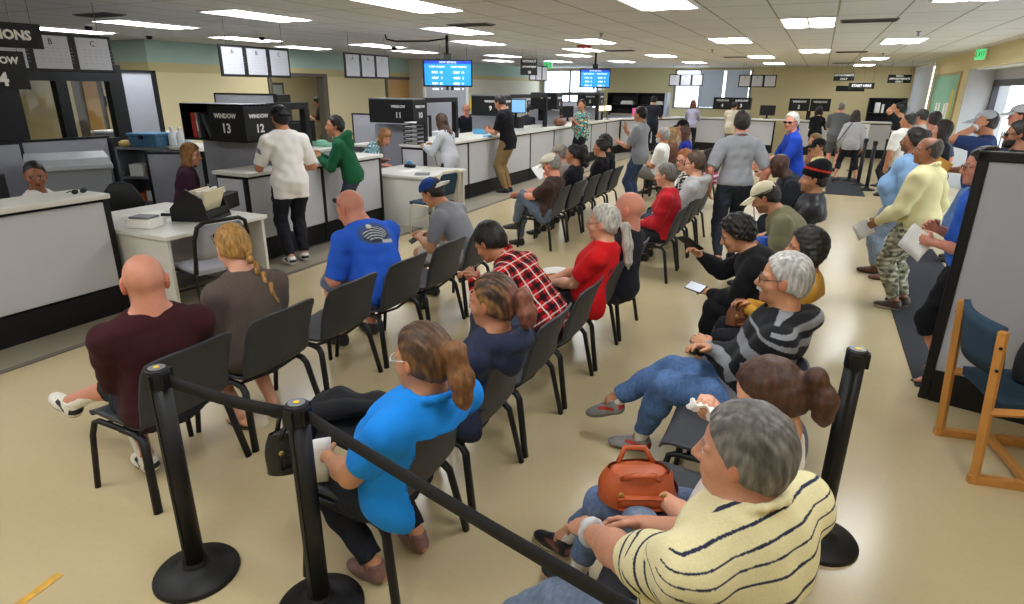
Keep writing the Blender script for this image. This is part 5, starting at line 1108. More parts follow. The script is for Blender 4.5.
# ------------------------------------------------------------------ garment patterns
def nz(v, seed, lam):
    return wave(v, seed, lam)
def stripes(col, per, wd, off=0.0, aper=None):
    def f(a):
        top_ = (a['l'][:, 0] > .06) & (a['l'][:, 2] > .12) & ~a['arm']; w = np.clip((a['l'][:, 2]-.10)/.08, 0, 1); t = np.where(a['arm'], a['ax'], a['l'][:, 2]+off+w*(a['l'][:, 0]+.14)); p = np.where(a['arm'], aper or per, per)
        yield (np.mod(t, p) < wd) & ~top_, col
    return f
def plaid(a):
    x = np.where(a['arm'], a['l'][:, 1]*1.0+a['l'][:, 0], a['l'][:, 1]); t = np.where(a['arm'], a['ax'], a['l'][:, 2])
    yield (np.mod(x, .084) < .03), '#5a1517'; yield (np.mod(t, .084) < .03), '#5a1517'
    yield (np.mod(x, .084) < .03) & (np.mod(t, .084) < .03), '#15171c'
    yield (np.mod(x+.03, .084) < .0065) | (np.mod(t+.03, .084) < .0065), '#d9cfc9'
def plaid2(a):
    x, t = a['l'][:, 1], a['l'][:, 2]; yield (np.mod(x, .06) < .02), '#5a2a4a'; yield (np.mod(t, .06) < .02), '#d8c8d4'
def floral(a):
    n, m = nz(a['v'], 3, .075), nz(a['v'], 8, .06); yield n > .55, '#20383a'; yield m > .62, '#d9854a'; yield (m < -.62), '#e6e2d0'; yield (n < -.75), '#8a2f3a'
def floral2(a):
    n, m = nz(a['v'], 5, .06), nz(a['v'], 9, .05); yield n > .5, '#4f7f92'; yield m > .5, '#dfe8ea'; yield m < -.7, '#3b5a6a'
def zebra(a):
    n = nz(a['v'], 5, .05); yield n > .1, '#d8d6d2'
def camo(a):
    n, m = nz(a['v']*V(1, 1, 1.5), 4, .11), nz(a['v']*V(1, 1, 1.5), 6, .08); yield n > .35, '#74735f'; yield m > .45, '#c9c7b4'; yield (n+m) < -.75, '#56564a'
def backprint(a):
    y, z = a['l'][:, 1], a['l'][:, 2]; b = (a['l'][:, 0] < 0) & ~a['arm']; u, w = y-.02, z-.10
    yield b & ((u/.135)**2+(w/.085)**2 < 1), '#4a5f92'; yield b & ((u/.105)**2+((w+.01)/.06)**2 < 1), '#39424f'
    yield b & ((u/.1)**2+(w/.055)**2 < 1) & (np.mod(w+.5*u*u*8-.25*u, .022) < .010), '#b9bcc2'
    yield b & (((u-.02)/.02)**2+((w-.062)/.018)**2 < 1), '#e2e2dd'
    yield b & (np.abs(u+.075) < .05) & (np.abs(w+.075-.1*(u+.075)) < .014), '#c6c9cf'
def smallprint(a):
    y, z = a['l'][:, 1], a['l'][:, 2]; yield (a['l'][:, 0] < 0) & ~a['arm'] & (np.abs(y) < .05) & (np.abs(z-.16) < .014) & (np.sin(y*330)+np.sin(z*400) > .1), '#6a6e78'
def sleevepatch(a): yield a['arm'] & (np.abs(a['ax']-.11) < .024) & (np.abs(a['v'][:, 0]-a['N'][0]+.02) < .028) & (a['v'][:, 1] > .2), '#7c828a'
def bluehem(a): yield ~a['arm'] & (a['l'][:, 2] < -.03) & (a['l'][:, 0] < -.02), '#4f86c8'
def redcollar(a): yield np.linalg.norm(a['v']-a['N'], axis=1) < .085, '#b4553a'
# ------------------------------------------------------------------ the people
SX = dict(A=-2.76, B=-1.35, D=-2.97, E=-2.42, F=-.10)
CHX = dict(A=-2.84, B=-1.44, D=-3.06, E=-2.5, F=-.19)
def sitter(pid, label, row, y, **k):
    k.setdefault('hz', .50); dx = k.pop('dx', 0); fa = k.get('face', 180); Rl = rot((0, 0, 1), -fa); k['bcut'] = None if k.get('nobk') else (Rl@V(CHX[row]+.224-SX[row]-dx, k.pop('cy', y)-y, 0)+V(0, 0, .55), Rl@V(.945, 0, -.33), .80, Rl@V(0, 1, 0), .25); person(label, (SX[row]+dx, y), k.pop('face', 180), id=pid, **k)
J = dict(mat='denim')
sitter('A1', 'bald man in a maroon T-shirt sitting with one white sneaker raised', 'A', 1.72, S=1.7, fat=0.6, lean=-12, slump=14, head=(-8, 6), hair='bald', skin='#c98a72', top=dict(col='#3c1d22', sleeve=.55), bot=dict(col='#23262e', mat='denim', len=.68), LR=(0.7, -0.33, 0.22), FR=(1, -0.35, 0.3), LL=(.22, .10, 0), KR=(1, .2, 1), shoes=('#dedbd0', '#33353b', '#23252c'), sock='#e9e7e0', A='lap', scalp=.0, ear=1.1, hsz=1.14, girth=1.04, wide=1.03, dx=0.03, hz=0.47, face=158, nk=0.118, sockl=0.2)
sitter('A2', 'woman with a blond braid in a taupe sweater', 'A', 2.33, S=1.6, fem=True, fat=0.35, lean=2, slump=14, head=(0, 22), hair='braid', hcol='#9a7238', skin='fair', top=dict(col='#5d524c', sleeve=.97, mat='knit', loose=.018, neck=.0), bot=dict(col='#2c2e33', len=.72), L=(.10, .1, 0), shoes='sandal', glass='sun', gup=True, drape=(-.35, -.35, -1), streak='#c79a56', girth=1.12, wide=1.15, hz=0.49, hsz=1.1, face=165)
sitter('A4', 'heavy bald man in a bright blue T-shirt with a printed back, sunglasses on head', 'A', 3.6, S=1.76, fat=.7, lean=20, slump=18, head=(10, 26), hair='bald', hcol='grey', scalp=.10, skin='pink', top=dict(col='#2f63d6', sleeve=.5, pat=backprint, loose=.016), bot=dict(col='#67728a', mat='denim', len=.52), AL=(.42, .16, .10), AR=(.40, .06, .12), L=(.36, .16, 0), glass='sun', gup=True, shoes=('#2b2b2d', '#1a1a1a'), dx=-0.05, hsz=1.17, girth=1.1, wide=1.1, face=168, nk=0.125)
sitter('A6', 'young man in a grey T-shirt and backward blue cap bending over', 'A', 4.8, S=1.68, lean=26, slump=18, head=(8, 30), hair='short', hcol='dark', skin='olive', hat=dict(type='back', col='#24468f', brim='#e9e9e6'), top=dict(col='#8c8f96', sleeve=.42), bot=dict(col='#c9c8c0', len=.5, loose=.02), AL=(.44, .12, .14), AR=(.46, .02, .15), shoes=('#2a2a2c', '#1b1b1b'), C=45)
sitter('B1', 'woman with glasses and a streaked ponytail in a bright blue polo shirt', 'B', 1.7, S=1.6, fem=True, fat=1.0, lean=-21, slump=12, head=(6, 8), hair='pony', hcol='#3a2618', streak='#7d5a34', ends='#7a5330', pz=.035, plen=.17, pw=1.15, skin='olive', glass='clear', gcol='#d8d6d2', top=dict(col='#2088e6', sleeve=.36, collar=True, loose=.016, neck=.05), bot=dict(col='#23262f', mat='denim'), AL=(.30, .20, .12), AR=(.34, .12, .12), L=(.12, .12, 0), shoes=('#7d5f5a', '#54443f'), earr=True, dx=0.1, girth=1.1, wide=1.18, hz=0.46, hsz=1.1, face=166, nk=0.135, cy=1.78)
sitter('B2', 'young woman in a navy hoodie with blond-streaked tied hair', 'B', 2.3, S=1.55, fem=True, lean=-14, slump=8, head=(6, 6), hair='pony', hcol='#2a1a14', streak='#a5793f', ends='#7d4a3c', pz=.03, plen=.10, pw=1.1, skin='tan', top=dict(col='#30364c', sleeve=.97, hood=True, mat='knit', loose=.016), bot=dict(col='#2b3447', mat='denim'), dx=0.1, girth=1.1, hz=0.48, hsz=1.1, face=172, nk=0.135, cy=2.4)
sitter('B3', 'man in a red plaid shirt bent forward over a phone', 'B', 3.55, S=1.7, lean=38, slump=16, head=(-4, 34), hair='short', hcol='black', hth=.016, skin='tan', top=dict(col='#c21f26', sleeve=.97, pat=plaid, collar=True, hem=-.12, loose=.016), bot=dict(col='#3a4656', mat='denim'), AL=(.56, .03, .22), AR=(.56, .02, .22), C=45, L=(.5, .14, 0), off=(.03, 0), dx=-0.05)
sitter('B6', 'woman with a long grey ponytail in a red T-shirt', 'B', 4.12, S=1.55, fem=True, fat=.45, lean=-12, slump=10, head=(4, 4), hair='pony', hcol='#b0ada4', pz=-.03, plen=.26, pw=1.0, tie='#101010', skin='fair', glass='clear', gcol='#8a6a5a', top=dict(col='#cf1f24', sleeve=.4, loose=.016), bot=dict(col='#23242a'), AL=(.36, .08, .14), AR=(.38, .02, .14), girth=1.1, hsz=1.12, hz=0.48, dx=0.05, nk=0.135, cy=4.25)
sitter('B7', 'bald man with a short beard in a black T-shirt', 'B', 4.6, S=1.62, fat=.3, lean=-11, slump=9, head=(2, 2), hair='bald', hcol='brown', scalp=.06, stub=.25, skin='pink', top=dict(col='#23252c', sleeve=.45), bot=dict(col='#30343c', mat='denim'), dx=0.1, girth=1.1, hsz=1.2, hz=0.47, nk=0.125, cy=4.88)
sitter('C1', 'grey-haired person in a dark red sweater', 'B', 6.6, S=1.57, fem=True, fat=.3, lean=-2, slump=14, head=(0, 8), hair='short', hcol='#5f5a54', skin='fair', top=dict(col='#b0212b', sleeve=.97, mat='knit', loose=.018), bot=dict(col='#2b2d33'), dx=0.05)
sitter('C2', 'man with brown hair in a light grey hoodie', 'B', 7.28, S=1.74, lean=-8, slump=8, head=(0, 6), hair='short', hcol='#4d3a2c', skin='fair', glass='clear', top=dict(col='#b4b5b6', sleeve=.97, hood=True, mat='knit', loose=.018), bot=dict(col='#3a4252', mat='denim'), dx=0.14)
sitter('C3', 'red-haired woman with glasses turned toward the camera', 'B', 7.9, S=1.68, fem=True, lean=8, slump=10, head=(62, 4), hair='bob', hcol='#9a5a2c', hlen=.08, skin='fair', glass='clear', top=dict(col='#24252a', sleeve=.9, pat=zebra), bot=dict(col='#2b2d33'), dx=0.05)
sitter('C4', 'dark-haired woman in pink plaid behind the standing man in grey', 'B', 8.55, S=1.55, fem=True, lean=-8, slump=14, head=(0, 10), hair='long', hcol='black', skin='tan', top=dict(col='#a8435f', sleeve=.97, pat=plaid2), bot=dict(col='#2b2d33'), dx=0.15)
sitter('D1', 'man in a pale flat cap and brown T-shirt with legs crossed', 'D', 7.1, S=1.62, lean=-14, slump=14, head=(4, 16), hair='short', hcol='grey', skin='pink', hat=dict(type='flat', col='#cfc8b6', tilt=6), top=dict(col='#42332f', sleeve=.45, loose=.016), bot=dict(col='#5d6878', mat='denim'), LL=(.46, -.02, .22), KL=(1, -.1, 1.6), LR=(.42, .08, 0), AL=(.40, .02, .24), AR=(.42, .0, .26), C=40, shoes=('#2a2624', '#181818'), dx=0.08, hz=0.46)
sitter('D2', 'woman with a high black ponytail in a black top', 'D', 7.97, S=1.62, fem=True, lean=-9, slump=10, head=(6, 10), hair='pony', hcol='black', pz=.06, plen=.22, pw=1.5, skin='tan', top=dict(col='#1d1e22', sleeve=.45), bot=dict(col='#23252b'), dx=0.06)
sitter('D3', 'man in a grey cap leaning forward beyond the flat-capped man', 'D', 8.6, S=1.74, lean=34, slump=12, head=(0, 12), hair='short', hcol='grey', skin='pink', hat=dict(type='cap', col='#a49c90'), top=dict(col='#9b8f8a', sleeve=.45), bot=dict(col='#3b4048'), AL=(.5, .1, .2), AR=(.5, .05, .22))
sitter('D4', 'woman in a black long-sleeved top with dark hair tied low', 'D', 9.2, S=1.6, fem=True, lean=-8, slump=12, head=(6, 6), hair='bun', hcol='black', skin='tan', top=dict(col='#1b1b1f', sleeve=.97, neck=.04), bot=dict(col='#23252b'), dx=0.05)
sitter('D5', 'man in black with bushy black hair at the row end', 'D', 9.82, S=1.64, lean=0, slump=14, head=(4, 8), hair='curly', hcol='black', skin='tan', top=dict(col='#1c1d21', sleeve=.9), bot=dict(col='#2a3346', mat='denim'))
sitter('E1', 'grey-bearded man in a white shirt leaning back in his chair', 'E', 11.5, S=1.78, fat=.2, lean=-14, slump=16, head=(0, 0), hair='short', hcol='silver', beard=.008, bcol='white', skin='tan', top=dict(col='#e9e9e6', sleeve=.45, loose=.018), bot=dict(col='#77756f'), A=(.24, .02, .2), shoes=('#d8d6d0', '#8a8a8a'), dx=-0.12)
sitter('E2', 'person with long light brown hair behind the bearded man', 'E', 12.25, S=1.68, fem=True, lean=2, slump=10, head=(0, 6), hair='long', hcol='#8a6a45', skin='fair', top=dict(col='#6b4a3a', sleeve=.8), bot=dict(col='#333333'))
sitter('E3', 'woman with long brown hair in deep blue in the far row', 'E', 12.9, S=1.68, fem=True, lean=0, slump=12, head=(0, 10), hair='long', hcol='#4a2f20', skin='olive', top=dict(col='#27349a', sleeve=.3), bot=dict(col='#2b2d33'), dx=.12)
sitter('E4', 'man in a black cap and khaki shirt in the far row', 'E', 13.5, S=1.9, fat=.4, lean=4, slump=10, head=(10, 6), hair='short', hcol='dark', skin='tan', hat=dict(type='cap', col='#1b1c20'), top=dict(col='#a8987a', sleeve=.5), bot=dict(col='#44464a'))
sitter('F1', 'grey-haired man in a cream polo with navy stripes, nearest the camera', 'F', 1.42, S=1.8, fat=0.72, lean=-8, slump=16, head=(22, 6), hair='short', hcol='#55524f', streak='#8f8c87', hth=.016, skin='#c08a70', top=dict(col='#ddd4a8', sleeve=.44, collar=True, pat=stripes('#2c3048', .072, .011, .02, .05), loose=.018), bot=dict(col='#6d7c93', mat='denim', len=.97), AL=(0.46, 0.08, 0.14), AR=(.38, .12, .12), watch=('L', '#b9bcc0'), LL=(0.74, 0.3, 0), LR=(0.5, 0.16, 0), shoes=('#9a4a22', '#3a2a22'), NL=(.1, -.2, -.9), dx=0.07, girth=1.08, wide=1.1, hsz=1.0, hz=0.47, face=150, nk=0.125, PL=(-0.4, 0.25, -1), res=0.62, cy=1.5)
sitter('F2', 'woman in a white T-shirt with a brown ponytail holding a tissue to her face', 'F', 1.97, S=1.62, fem=True, fat=.15, lean=-24, slump=14, head=(4, 30), hair='pony', hcol='#44281a', pz=.02, plen=.12, pw=1.0, tie='#d8382e', skin='fair', top=dict(col='#e4e3e0', sleeve=.4), bot=dict(col='#64779a', mat='denim', len=.88), LL=(0.5, 0.12, 0), FL=(1, .1, .1), LR=(0.66, 0.02, 0), AL=(.26, .08, .14), AR=(.20, .02, .02, 'h'), PR=(-.2, .8, -.6), CR=55, shoes=('#26262b', '#dedcd6', '#7a4a4a'), sock='#d9d9d6', dx=0.0, hz=0.45, face=170, cy=2.13)
sitter('F4', 'old man with glasses in a black and grey striped hoodie, legs crossed', 'F', 3.12, S=1.66, fat=.45, lean=-16, slump=14, head=(0, 2), hair='short', hcol='#9b9996', streak='#c9c8c4', skin='#c08a68', glass='clear', gcol='#3a3230', mous=True, top=dict(col='#1f2023', sleeve=.97, hood=True, mat='knit', pat=stripes('#83868c', .13, .06, .03, .13), loose=.022), bot=dict(col='#4f6c98', mat='denim', len=.93, bag=.01), AL=(.26, -.06, .22), AR=(.24, -.04, .25), LL=(.55, .03, 0), LR=(.74, .0, .17), KR=(1, .0, 1.4), FR=(1, .0, -.35), shoes=('#8a8b8d', '#6a6b6d', '#b43a34'), sock='#e6e3dc', girth=1.12, wide=1.1, hsz=1.1, hz=0.46, dx=0.0)
sitter('F5', 'woman with straight black hair in a mustard jacket', 'F', 4.0, S=1.55, fem=True, lean=-10, slump=14, head=(4, 4), hair='bob', hcol='black', hlen=.10, skin='tan', top=dict(col='#b98a36', sleeve=.97, loose=.018), bot=dict(col='#23242a'), AL=(.30, .02, .2), AR=(.3, .02, .22), dx=0.14, hz=0.47)
sitter('F6', 'woman with short curly black hair in black, bent over two phones', 'F', 4.5, S=1.62, fem=True, fat=.5, lean=26, slump=16, head=(4, 26), hair='curly', hcol='black', skin='olive', top=dict(col='#1d1d20', sleeve=.95, mat='knit', loose=.02), bot=dict(col='#1b1b1e'), AL=(.50, .02, .10), AR=(0.6, -0.04, 0.4), CL=40, CR=40, dx=0.03, hsz=1.1, girth=1.2, hz=0.47)
sitter('F7', 'man in an olive T-shirt and cream cap leaning on his knees', 'F', 5.86, S=1.78, fat=0.35, lean=30, slump=14, head=(-2, 28), hair='short', hcol='dark', stub=.5, skin='olive', hat=dict(type='cap', col='#ddd5b8', bands=[(lambda l: (np.abs(l[:, 2]-.048) < .006), '#55524a')]), top=dict(col='#7d795e', sleeve=.5, loose=.016), bot=dict(col='#3d4148'), AL=(.42, .12, .12), AR=(.42, .06, .13), dx=0.16, girth=1.16)
sitter('F8', 'man in a black leather jacket and a black beanie with a red stripe', 'F', 6.5, S=1.76, lean=-10, slump=12, head=(6, 2), hair='crop', hcol='dark', stub=.3, skin='olive', hat=dict(type='beanie', col='#18181b', bands=[(lambda l: np.abs(l[:, 2]-.09-.22*l[:, 0]) < .009, '#c23a2c')]), top=dict(col='#26272b', sleeve=.97, mat='leather', loose=.022, collar=True, pat=bluehem, name='jacket'), bot=dict(col='#26282d'), dx=0.12, girth=1.14)
sitter('F9', 'dark-skinned man with a shaved head leaning forward in a dark T-shirt', 'F', 7.6, S=1.76, fat=.2, lean=30, slump=14, head=(6, 20), hair='bald', skin='dark', top=dict(col='#26282e', sleeve=.5), bot=dict(col='#2a2d33'), AL=(.44, .1, .14), AR=(.44, .06, .14), dx=0.15, hz=0.6)
sitter('G1', 'man in a pale yellow shirt and black cap sitting far back', 'F', 10.9, S=1.62, lean=-2, slump=10, head=(30, 4), hair='crop', hcol='dark', skin='olive', hat=dict(type='cap', col='#1d1e22'), top=dict(col='#e6d79a', sleeve=.5), bot=dict(col='#3a3c40'), face=185, dx=0.2)
sitter('G2', 'person with light brown hair behind the man in pale yellow', 'F', 11.7, S=1.70, fem=True, lean=2, slump=8, head=(40, 4), hair='long', hcol='#7a5a34', skin='tan', top=dict(col='#8a5a4a', sleeve=.5), bot=dict(col='#3a3c40'), face=185, dx=0.16)
# standing at the counters
def stander(pid, label, at, face, **k): person(label, at, face, id=pid, sit=False, **k)
stander('S1', 'man in a white T-shirt and black cap standing at the WINDOW 13 counter', (-5.26, 5.2), 152, S=1.80, lean=4, slump=8, head=(6, 6), hair='short', hcol='black', skin='tan', hat=dict(type='back', col='#16171a', brim='#16171a'), top=dict(col='#e6e4e2', sleeve=.46, loose=.024, hem=-.17, pat=sleevepatch), bot=dict(col='#22242c', mat='denim', bag=.012), AL=(.36, .18, .18), AR=(.30, .2, .12), glass='clear', LL=(-.02, .09, 0), LR=(.08, .10, 0), shoes=('#e9e8e6', '#d9d8d4', '#16171a'))
stander('S2', 'smiling man in a green hoodie leaning on the counter', (-5.33, 6.35), 205, S=1.66, lean=16, slump=8, head=(24, -2), hair='curly', hcol='black', hth=.004, skin='tan', top=dict(col='#1f5a3c', sleeve=.97, hood=True, loose=.016, name='hoodie'), bot=dict(col='#3a4150', mat='denim'), AL=(.40, .06, .24), AR=(.42, .04, .26), LL=(-.12, .12, 0), LR=(.1, .1, 0))
stander('S3', 'woman with long brown hair in a light grey top at the counter', (-5.29, 8.72), 178, S=1.60, fem=True, lean=12, slump=6, head=(-8, 14), hair='longwavy', hcol='#3f2a1c', hlen=.40, drape=(-.42, 0, -1), skin='olive', top=dict(col='#b4b7bd', sleeve=.97, loose=.02, hem=-.13), bot=dict(col='#22242a', mat='denim'), AL=(.42, .18, .22), AR=(.40, .1, .22))
stander('S4', 'man in a black T-shirt and tan trousers writing at the counter', (-5.36, 11.0), 182, S=1.9, lean=6, slump=12, head=(0, 30), hair='crop', hcol='black', skin='tan', top=dict(col='#1b1c20', sleeve=.45, loose=.018, hem=-.15), bot=dict(col='#8a7350', bag=.014), AL=(.36, .06, .16), AR=(.36, .08, .18), C=40, shoes=('#26262a', '#1a1a1c'))
stander('S5', 'woman in a teal patterned blouse standing at the long counter', (-5.2, 14.8), 240, S=1.74, fem=True, fat=.35, lean=0, slump=6, head=(20, 2), hair='bun', hcol='black', skin='tan', top=dict(col='#2e9a98', sleeve=.7, pat=floral, loose=.026, hem=-.18), bot=dict(col='#1c1c20'), AL=(.22, -.02, .3), AR=(.22, .08, .26))
stander('S6', 'man in a grey polo gesturing with a raised hand', (-2.64, 10.5), 172, S=1.72, lean=0, slump=6, head=(0, 2), hair='short', hcol='black', skin='tan', top=dict(col='#8b8e94', sleeve=.46, collar=True, loose=.018, hem=-.14), bot=dict(col='#3a4a66', mat='denim'), AL=(.36, .06, .20), AR=(.34, .16, .38), NR=(1, .2, 0), DR=(.1, 0, 1), CR=6, CL=30)
stander('S7', 'broad man in a grey polo seen from behind in the middle', (-.76, 7.56), 110, S=1.78, fat=.25, lean=0, slump=6, head=(0, 0), hair='short', hcol='#2b2320', skin='pink', top=dict(col='#9a9da3', sleeve=.48, collar=True, loose=.02, hem=0, pat=redcollar), bot=dict(col='#343a45', mat='denim', bag=.012), AL=(.02, .27, -.06), AR=(.02, .27, -.06), LL=(-.14, .12, 0), LR=(.14, .10, 0), shoes=('#26262a', '#1a1a1c'), girth=0.95)
stander('S8', 'old man in a royal blue polo with sunglasses gripping a walker', (-.22, 9.55), 196, S=1.72, fat=.25, lean=8, slump=8, head=(48, 4), hair='short', hcol='white', glass='sun', skin='pink', top=dict(col='#2448b4', sleeve=.5, collar=True, hem=-.12), bot=dict(col='#4a4f5a'), AL=(.40, .24, .02), AR=(.40, .26, .04), watch=('R', '#1a1a1a'))
stander('S9', 'officer in a dark uniform and cap at the far counter', (-4.68, 19.9), 95, S=1.80, fat=.2, head=(0, 8), hair='crop', hcol='black', skin='tan', hat=dict(type='cap', col='#17181d'), top=dict(col='#2a2d38', sleeve=.45), bot=dict(col='#23252e'), A='counter')
stander('S10', 'woman with reddish hair in a lavender top at the far counter', (-3.72, 21.3), 90, S=1.66, fem=True, head=(20, 6), hair='long', hcol='#5a3420', hlen=.2, skin='fair', top=dict(col='#a7a6c0', sleeve=.6), bot=dict(col='#2b2d33'), A='counter')
stander('S11', 'man in an off-white shirt at the far counter seen from behind', (-2.42, 20.9), 75, S=1.64, fat=.3, head=(-10, 10), hair='short', hcol='black', skin='tan', top=dict(col='#d9d2c0', sleeve=.5, loose=.025, hem=-.2), bot=dict(col='#8a8a86'), A='counter')
# the standing queue on the right and the people at the far end
stander('Q1', 'big-bellied man in a light blue shirt looking left in the queue', (0.92, 7.72), 168, S=1.62, fat=.95, lean=-4, slump=6, head=(0, -2), hair='curly', hcol='black', hth=.006, mous=True, stub=.3, skin='#8f5f44', top=dict(col='#86a9d2', sleeve=.5, neck=.06, loose=.018, hem=-.12), bot=dict(col='#7d8a9c', mat='denim'), LL=(-.04, .12, 0), LR=(.12, .1, 0), shoes=('#5a3a2c', '#2a1d18'))
stander('Q2', 'balding man in a cream shirt and camouflage trousers holding a paper', (0.96, 6.62), 150, S=1.61, fat=.5, lean=0, slump=8, head=(30, 2), hair='fringe', hcol='#3a332e', scalp=.35, hth=.006, skin='#a26b4c', top=dict(col='#e3dba8', sleeve=.97, loose=.026, hem=-.13, collar=True), bot=dict(col='#9a9984', pat=camo, bag=.018), AL=(.26, .22, -.02), AR=(.1, .22, -.05), shoes=('#4a3a30', '#d8d4c8'))
stander('Q3', 'man in a blue T-shirt and black shorts holding papers behind the partition', (1.09, 4.95), 172, S=1.66, fat=.45, lean=4, slump=8, head=(10, 6), hair='short', hcol='dark', skin='pink', glass='clear', top=dict(col='#2f60c4', sleeve=.46, loose=.024, hem=-.2), bot=dict(col='#1a1a1d', len=.62, loose=.03), AL=(.26, .0, .12), AR=(.26, .02, .22), LL=(.02, .1, 0), LR=(-.04, .12, 0), shoes='sandal', C=35)
stander('Q4', 'man in a white T-shirt with small lettering, seen from behind', (1.36, 12.2), 118, S=1.66, fat=.25, head=(50, 2), hair='crop', hcol='#2a2523', skin='tan', top=dict(col='#e9e6df', sleeve=.48, loose=.024, hem=-.14, pat=smallprint), bot=dict(col='#54678a', mat='denim'), LR=(.1, .1, 0), LL=(-.22, .14, 0), shoes=('#a8862e', '#c9b48a'))
stander('Q5', 'dark-haired man between the white and grey shirts in the queue', (1.67, 13.1), 150, S=1.70, head=(0, 14), hair='short', hcol='black', skin='tan', top=dict(col='#a8a49c', sleeve=.5), bot=dict(col='#3a4252', mat='denim'))
stander('Q6', 'man with thinning dark hair in a slate T-shirt in the queue', (1.52, 10.9), 100, S=1.73, fat=.3, head=(10, 4), hair='short', hcol='#2a2523', hth=.006, skin='pink', top=dict(col='#59606e', sleeve=.5), bot=dict(col='#3a4252', mat='denim'))
stander('Q7', 'woman with long dark hair in black in the queue', (1.52, 9.9), 165, S=1.64, fem=True, head=(0, 2), hair='long', hcol='#241812', hlen=.36, skin='fair', top=dict(col='#1d1d21', sleeve=.97), bot=dict(col='#22252e'))
stander('Q8', 'man in a navy shirt and grey cap talking on a phone', (1.78, 8.9), 168, S=1.80, fat=.2, head=(0, 6), hair='crop', hcol='dark', skin='tan', hat=dict(type='cap', col='#a9adb4'), top=dict(col='#2d3c66', sleeve=.5, loose=.02), bot=dict(col='#5d7aa8', mat='denim'), AL=(.06, .10, -.03, 'h'), PL=(.5, .5, -.8), DL=(-.35, -.1, .9), NL=(-.2, -1, 0), AR=(.30, .12, .12), CL=40, watch=('L', '#c9ccd0'))
stander('Q9', 'man in a pale cap and dark shirt at the right picture edge', (2.3, 9.9), 180, S=1.86, fat=.3, head=(0, 2), hair='crop', hcol='dark', skin='pink', hat=dict(type='cap', col='#c4c6ca'), top=dict(col='#3d4866', sleeve=.5), bot=dict(col='#333842'))
stander('Q10', 'bearded man with sunglasses above the right edge of the partition', (1.80, 7.6), 160, S=1.74, fat=.4, head=(20, 2), hair='crop', hcol='black', beard=.006, skin='#8f5f44', glass='sun', top=dict(col='#1c1c20', sleeve=.5), bot=dict(col='#2a2c33'))
stander('Q11', 'man in black with a hand on his forehead in the far queue', (1.42, 14.2), 165, S=1.80, head=(0, 4), hair='short', hcol='black', skin='olive', top=dict(col='#1d1e22', sleeve=.45, pat=lambda a: [((a['l'][:, 2] < -.02) & (a['l'][:, 2] > -.06) & ~a['arm'], '#c9c9c4')]), bot=dict(col='#26282e'), AL=(.09, .06, .06, 'h'), PL=(.3, 1, .1), CL=20)
stander('Q12', 'woman in a grey cardigan with a shoulder strap seen from behind', (.74, 16.0), 95, S=1.58, fem=True, head=(10, 4), hair='bob', hcol='#2e211b', hlen=.2, skin='tan', top=dict(col='#a9a8ac', sleeve=.9, loose=.022, hem=-.12, pat=lambda a: [((a['l'][:, 0] < 0) & (np.abs(a['l'][:, 1]-.1+.55*(a['l'][:, 2]-.1)) < .011), '#2a2a2e')]), bot=dict(col='#232327', len=.75), LL=(.0, .2, 0), LR=(-.05, .22, 0))
stander('Q13', 'grey-haired man in a grey shirt and shorts seen from behind', (.47, 18.0), 85, S=1.72, fat=.35, head=(0, 12), hair='short', hcol='grey', hth=.005, skin='pink', top=dict(col='#64666c', sleeve=.48, loose=.026, hem=-.16), bot=dict(col='#55575c', len=.56, loose=.02), A='counter')
stander('Q14', 'dark-haired person in black before the WINDOW 2 sign', (-.02, 19.4), 70, S=1.58, fem=True, head=(30, 6), hair='bob', hcol='black', skin='tan', top=dict(col='#1c1c20', sleeve=.97), bot=dict(col='#202024'), A='counter')
# staff behind the counters
person('clerk in a white top with black hair pulled back, behind the far left counter', (-6.42, 3.2), 25, id='T1', S=1.66, fem=True, hz=0.54, lean=4, slump=8, head=(-52, 12), hair='bun', hcol='black', skin='brown', top=dict(col='#e4e2de', sleeve=.5, neck=.05), bot=dict(col='#2a2c33'), A=(.32, .1, .2), hth=0.006)
person('woman with light brown hair in a purple shirt, seated behind WINDOW 13', (-6.78, 5.0), 55, id='T2', S=1.64, fem=True, hz=.56, lean=6, slump=14, head=(-25, 12), hair='bob', hcol='#8a5f30', hlen=0.22, skin='fair', top=dict(col='#472b3c', sleeve=.6), bot=dict(col='#2a2c33'), A=(.32, .1, .2))
person('clerk with curly blond hair bent over papers at the second desk', (-6.68, 8.3), 15, id='T3', S=1.64, fem=True, fat=.3, hz=0.7, lean=34, slump=14, head=(-22, 42), hair='longwavy', hcol='#946536', hlen=.16, skin='pink', top=dict(col='#7fa3ae', sleeve=.4, pat=floral2, neck=.06), bot=dict(col='#2a2c33'), AL=(.36, .1, .12), AR=(.42, .14, .06))
person('clerk with glasses and little hair beyond the first screen', (-7.55, 13.2), -30, id='T4', S=1.74, sit=False, hz=.80, LL=(.1, .1, 0), LR=(.0, .1, 0), head=(-20, 8), hair='fringe', hcol='grey', glass='clear', skin='pink', top=dict(col='#23252b', sleeve=.97), bot=dict(col='#2a2c33'))
person('clerk with bushy black hair seated behind the long counter', (-6.9, 15.3), 80, id='T5', S=1.66, hz=0.8, lean=10, slump=12, head=(0, 20), hair='curly', hcol='black', skin='tan', top=dict(col='#3a3c44', sleeve=.6), bot=dict(col='#2a2c33'), A=(.32, .1, .2))
person('dark-clothed worker inside the backroom doorway', (-12.4, 13.9), 200, id='T6', S=1.75, sit=False, lean=20, head=(0, 20), hair='crop', hcol='dark', skin='olive', top=dict(col='#3a3230', sleeve=.5), bot=dict(col='#2a2c33'), A='counter')
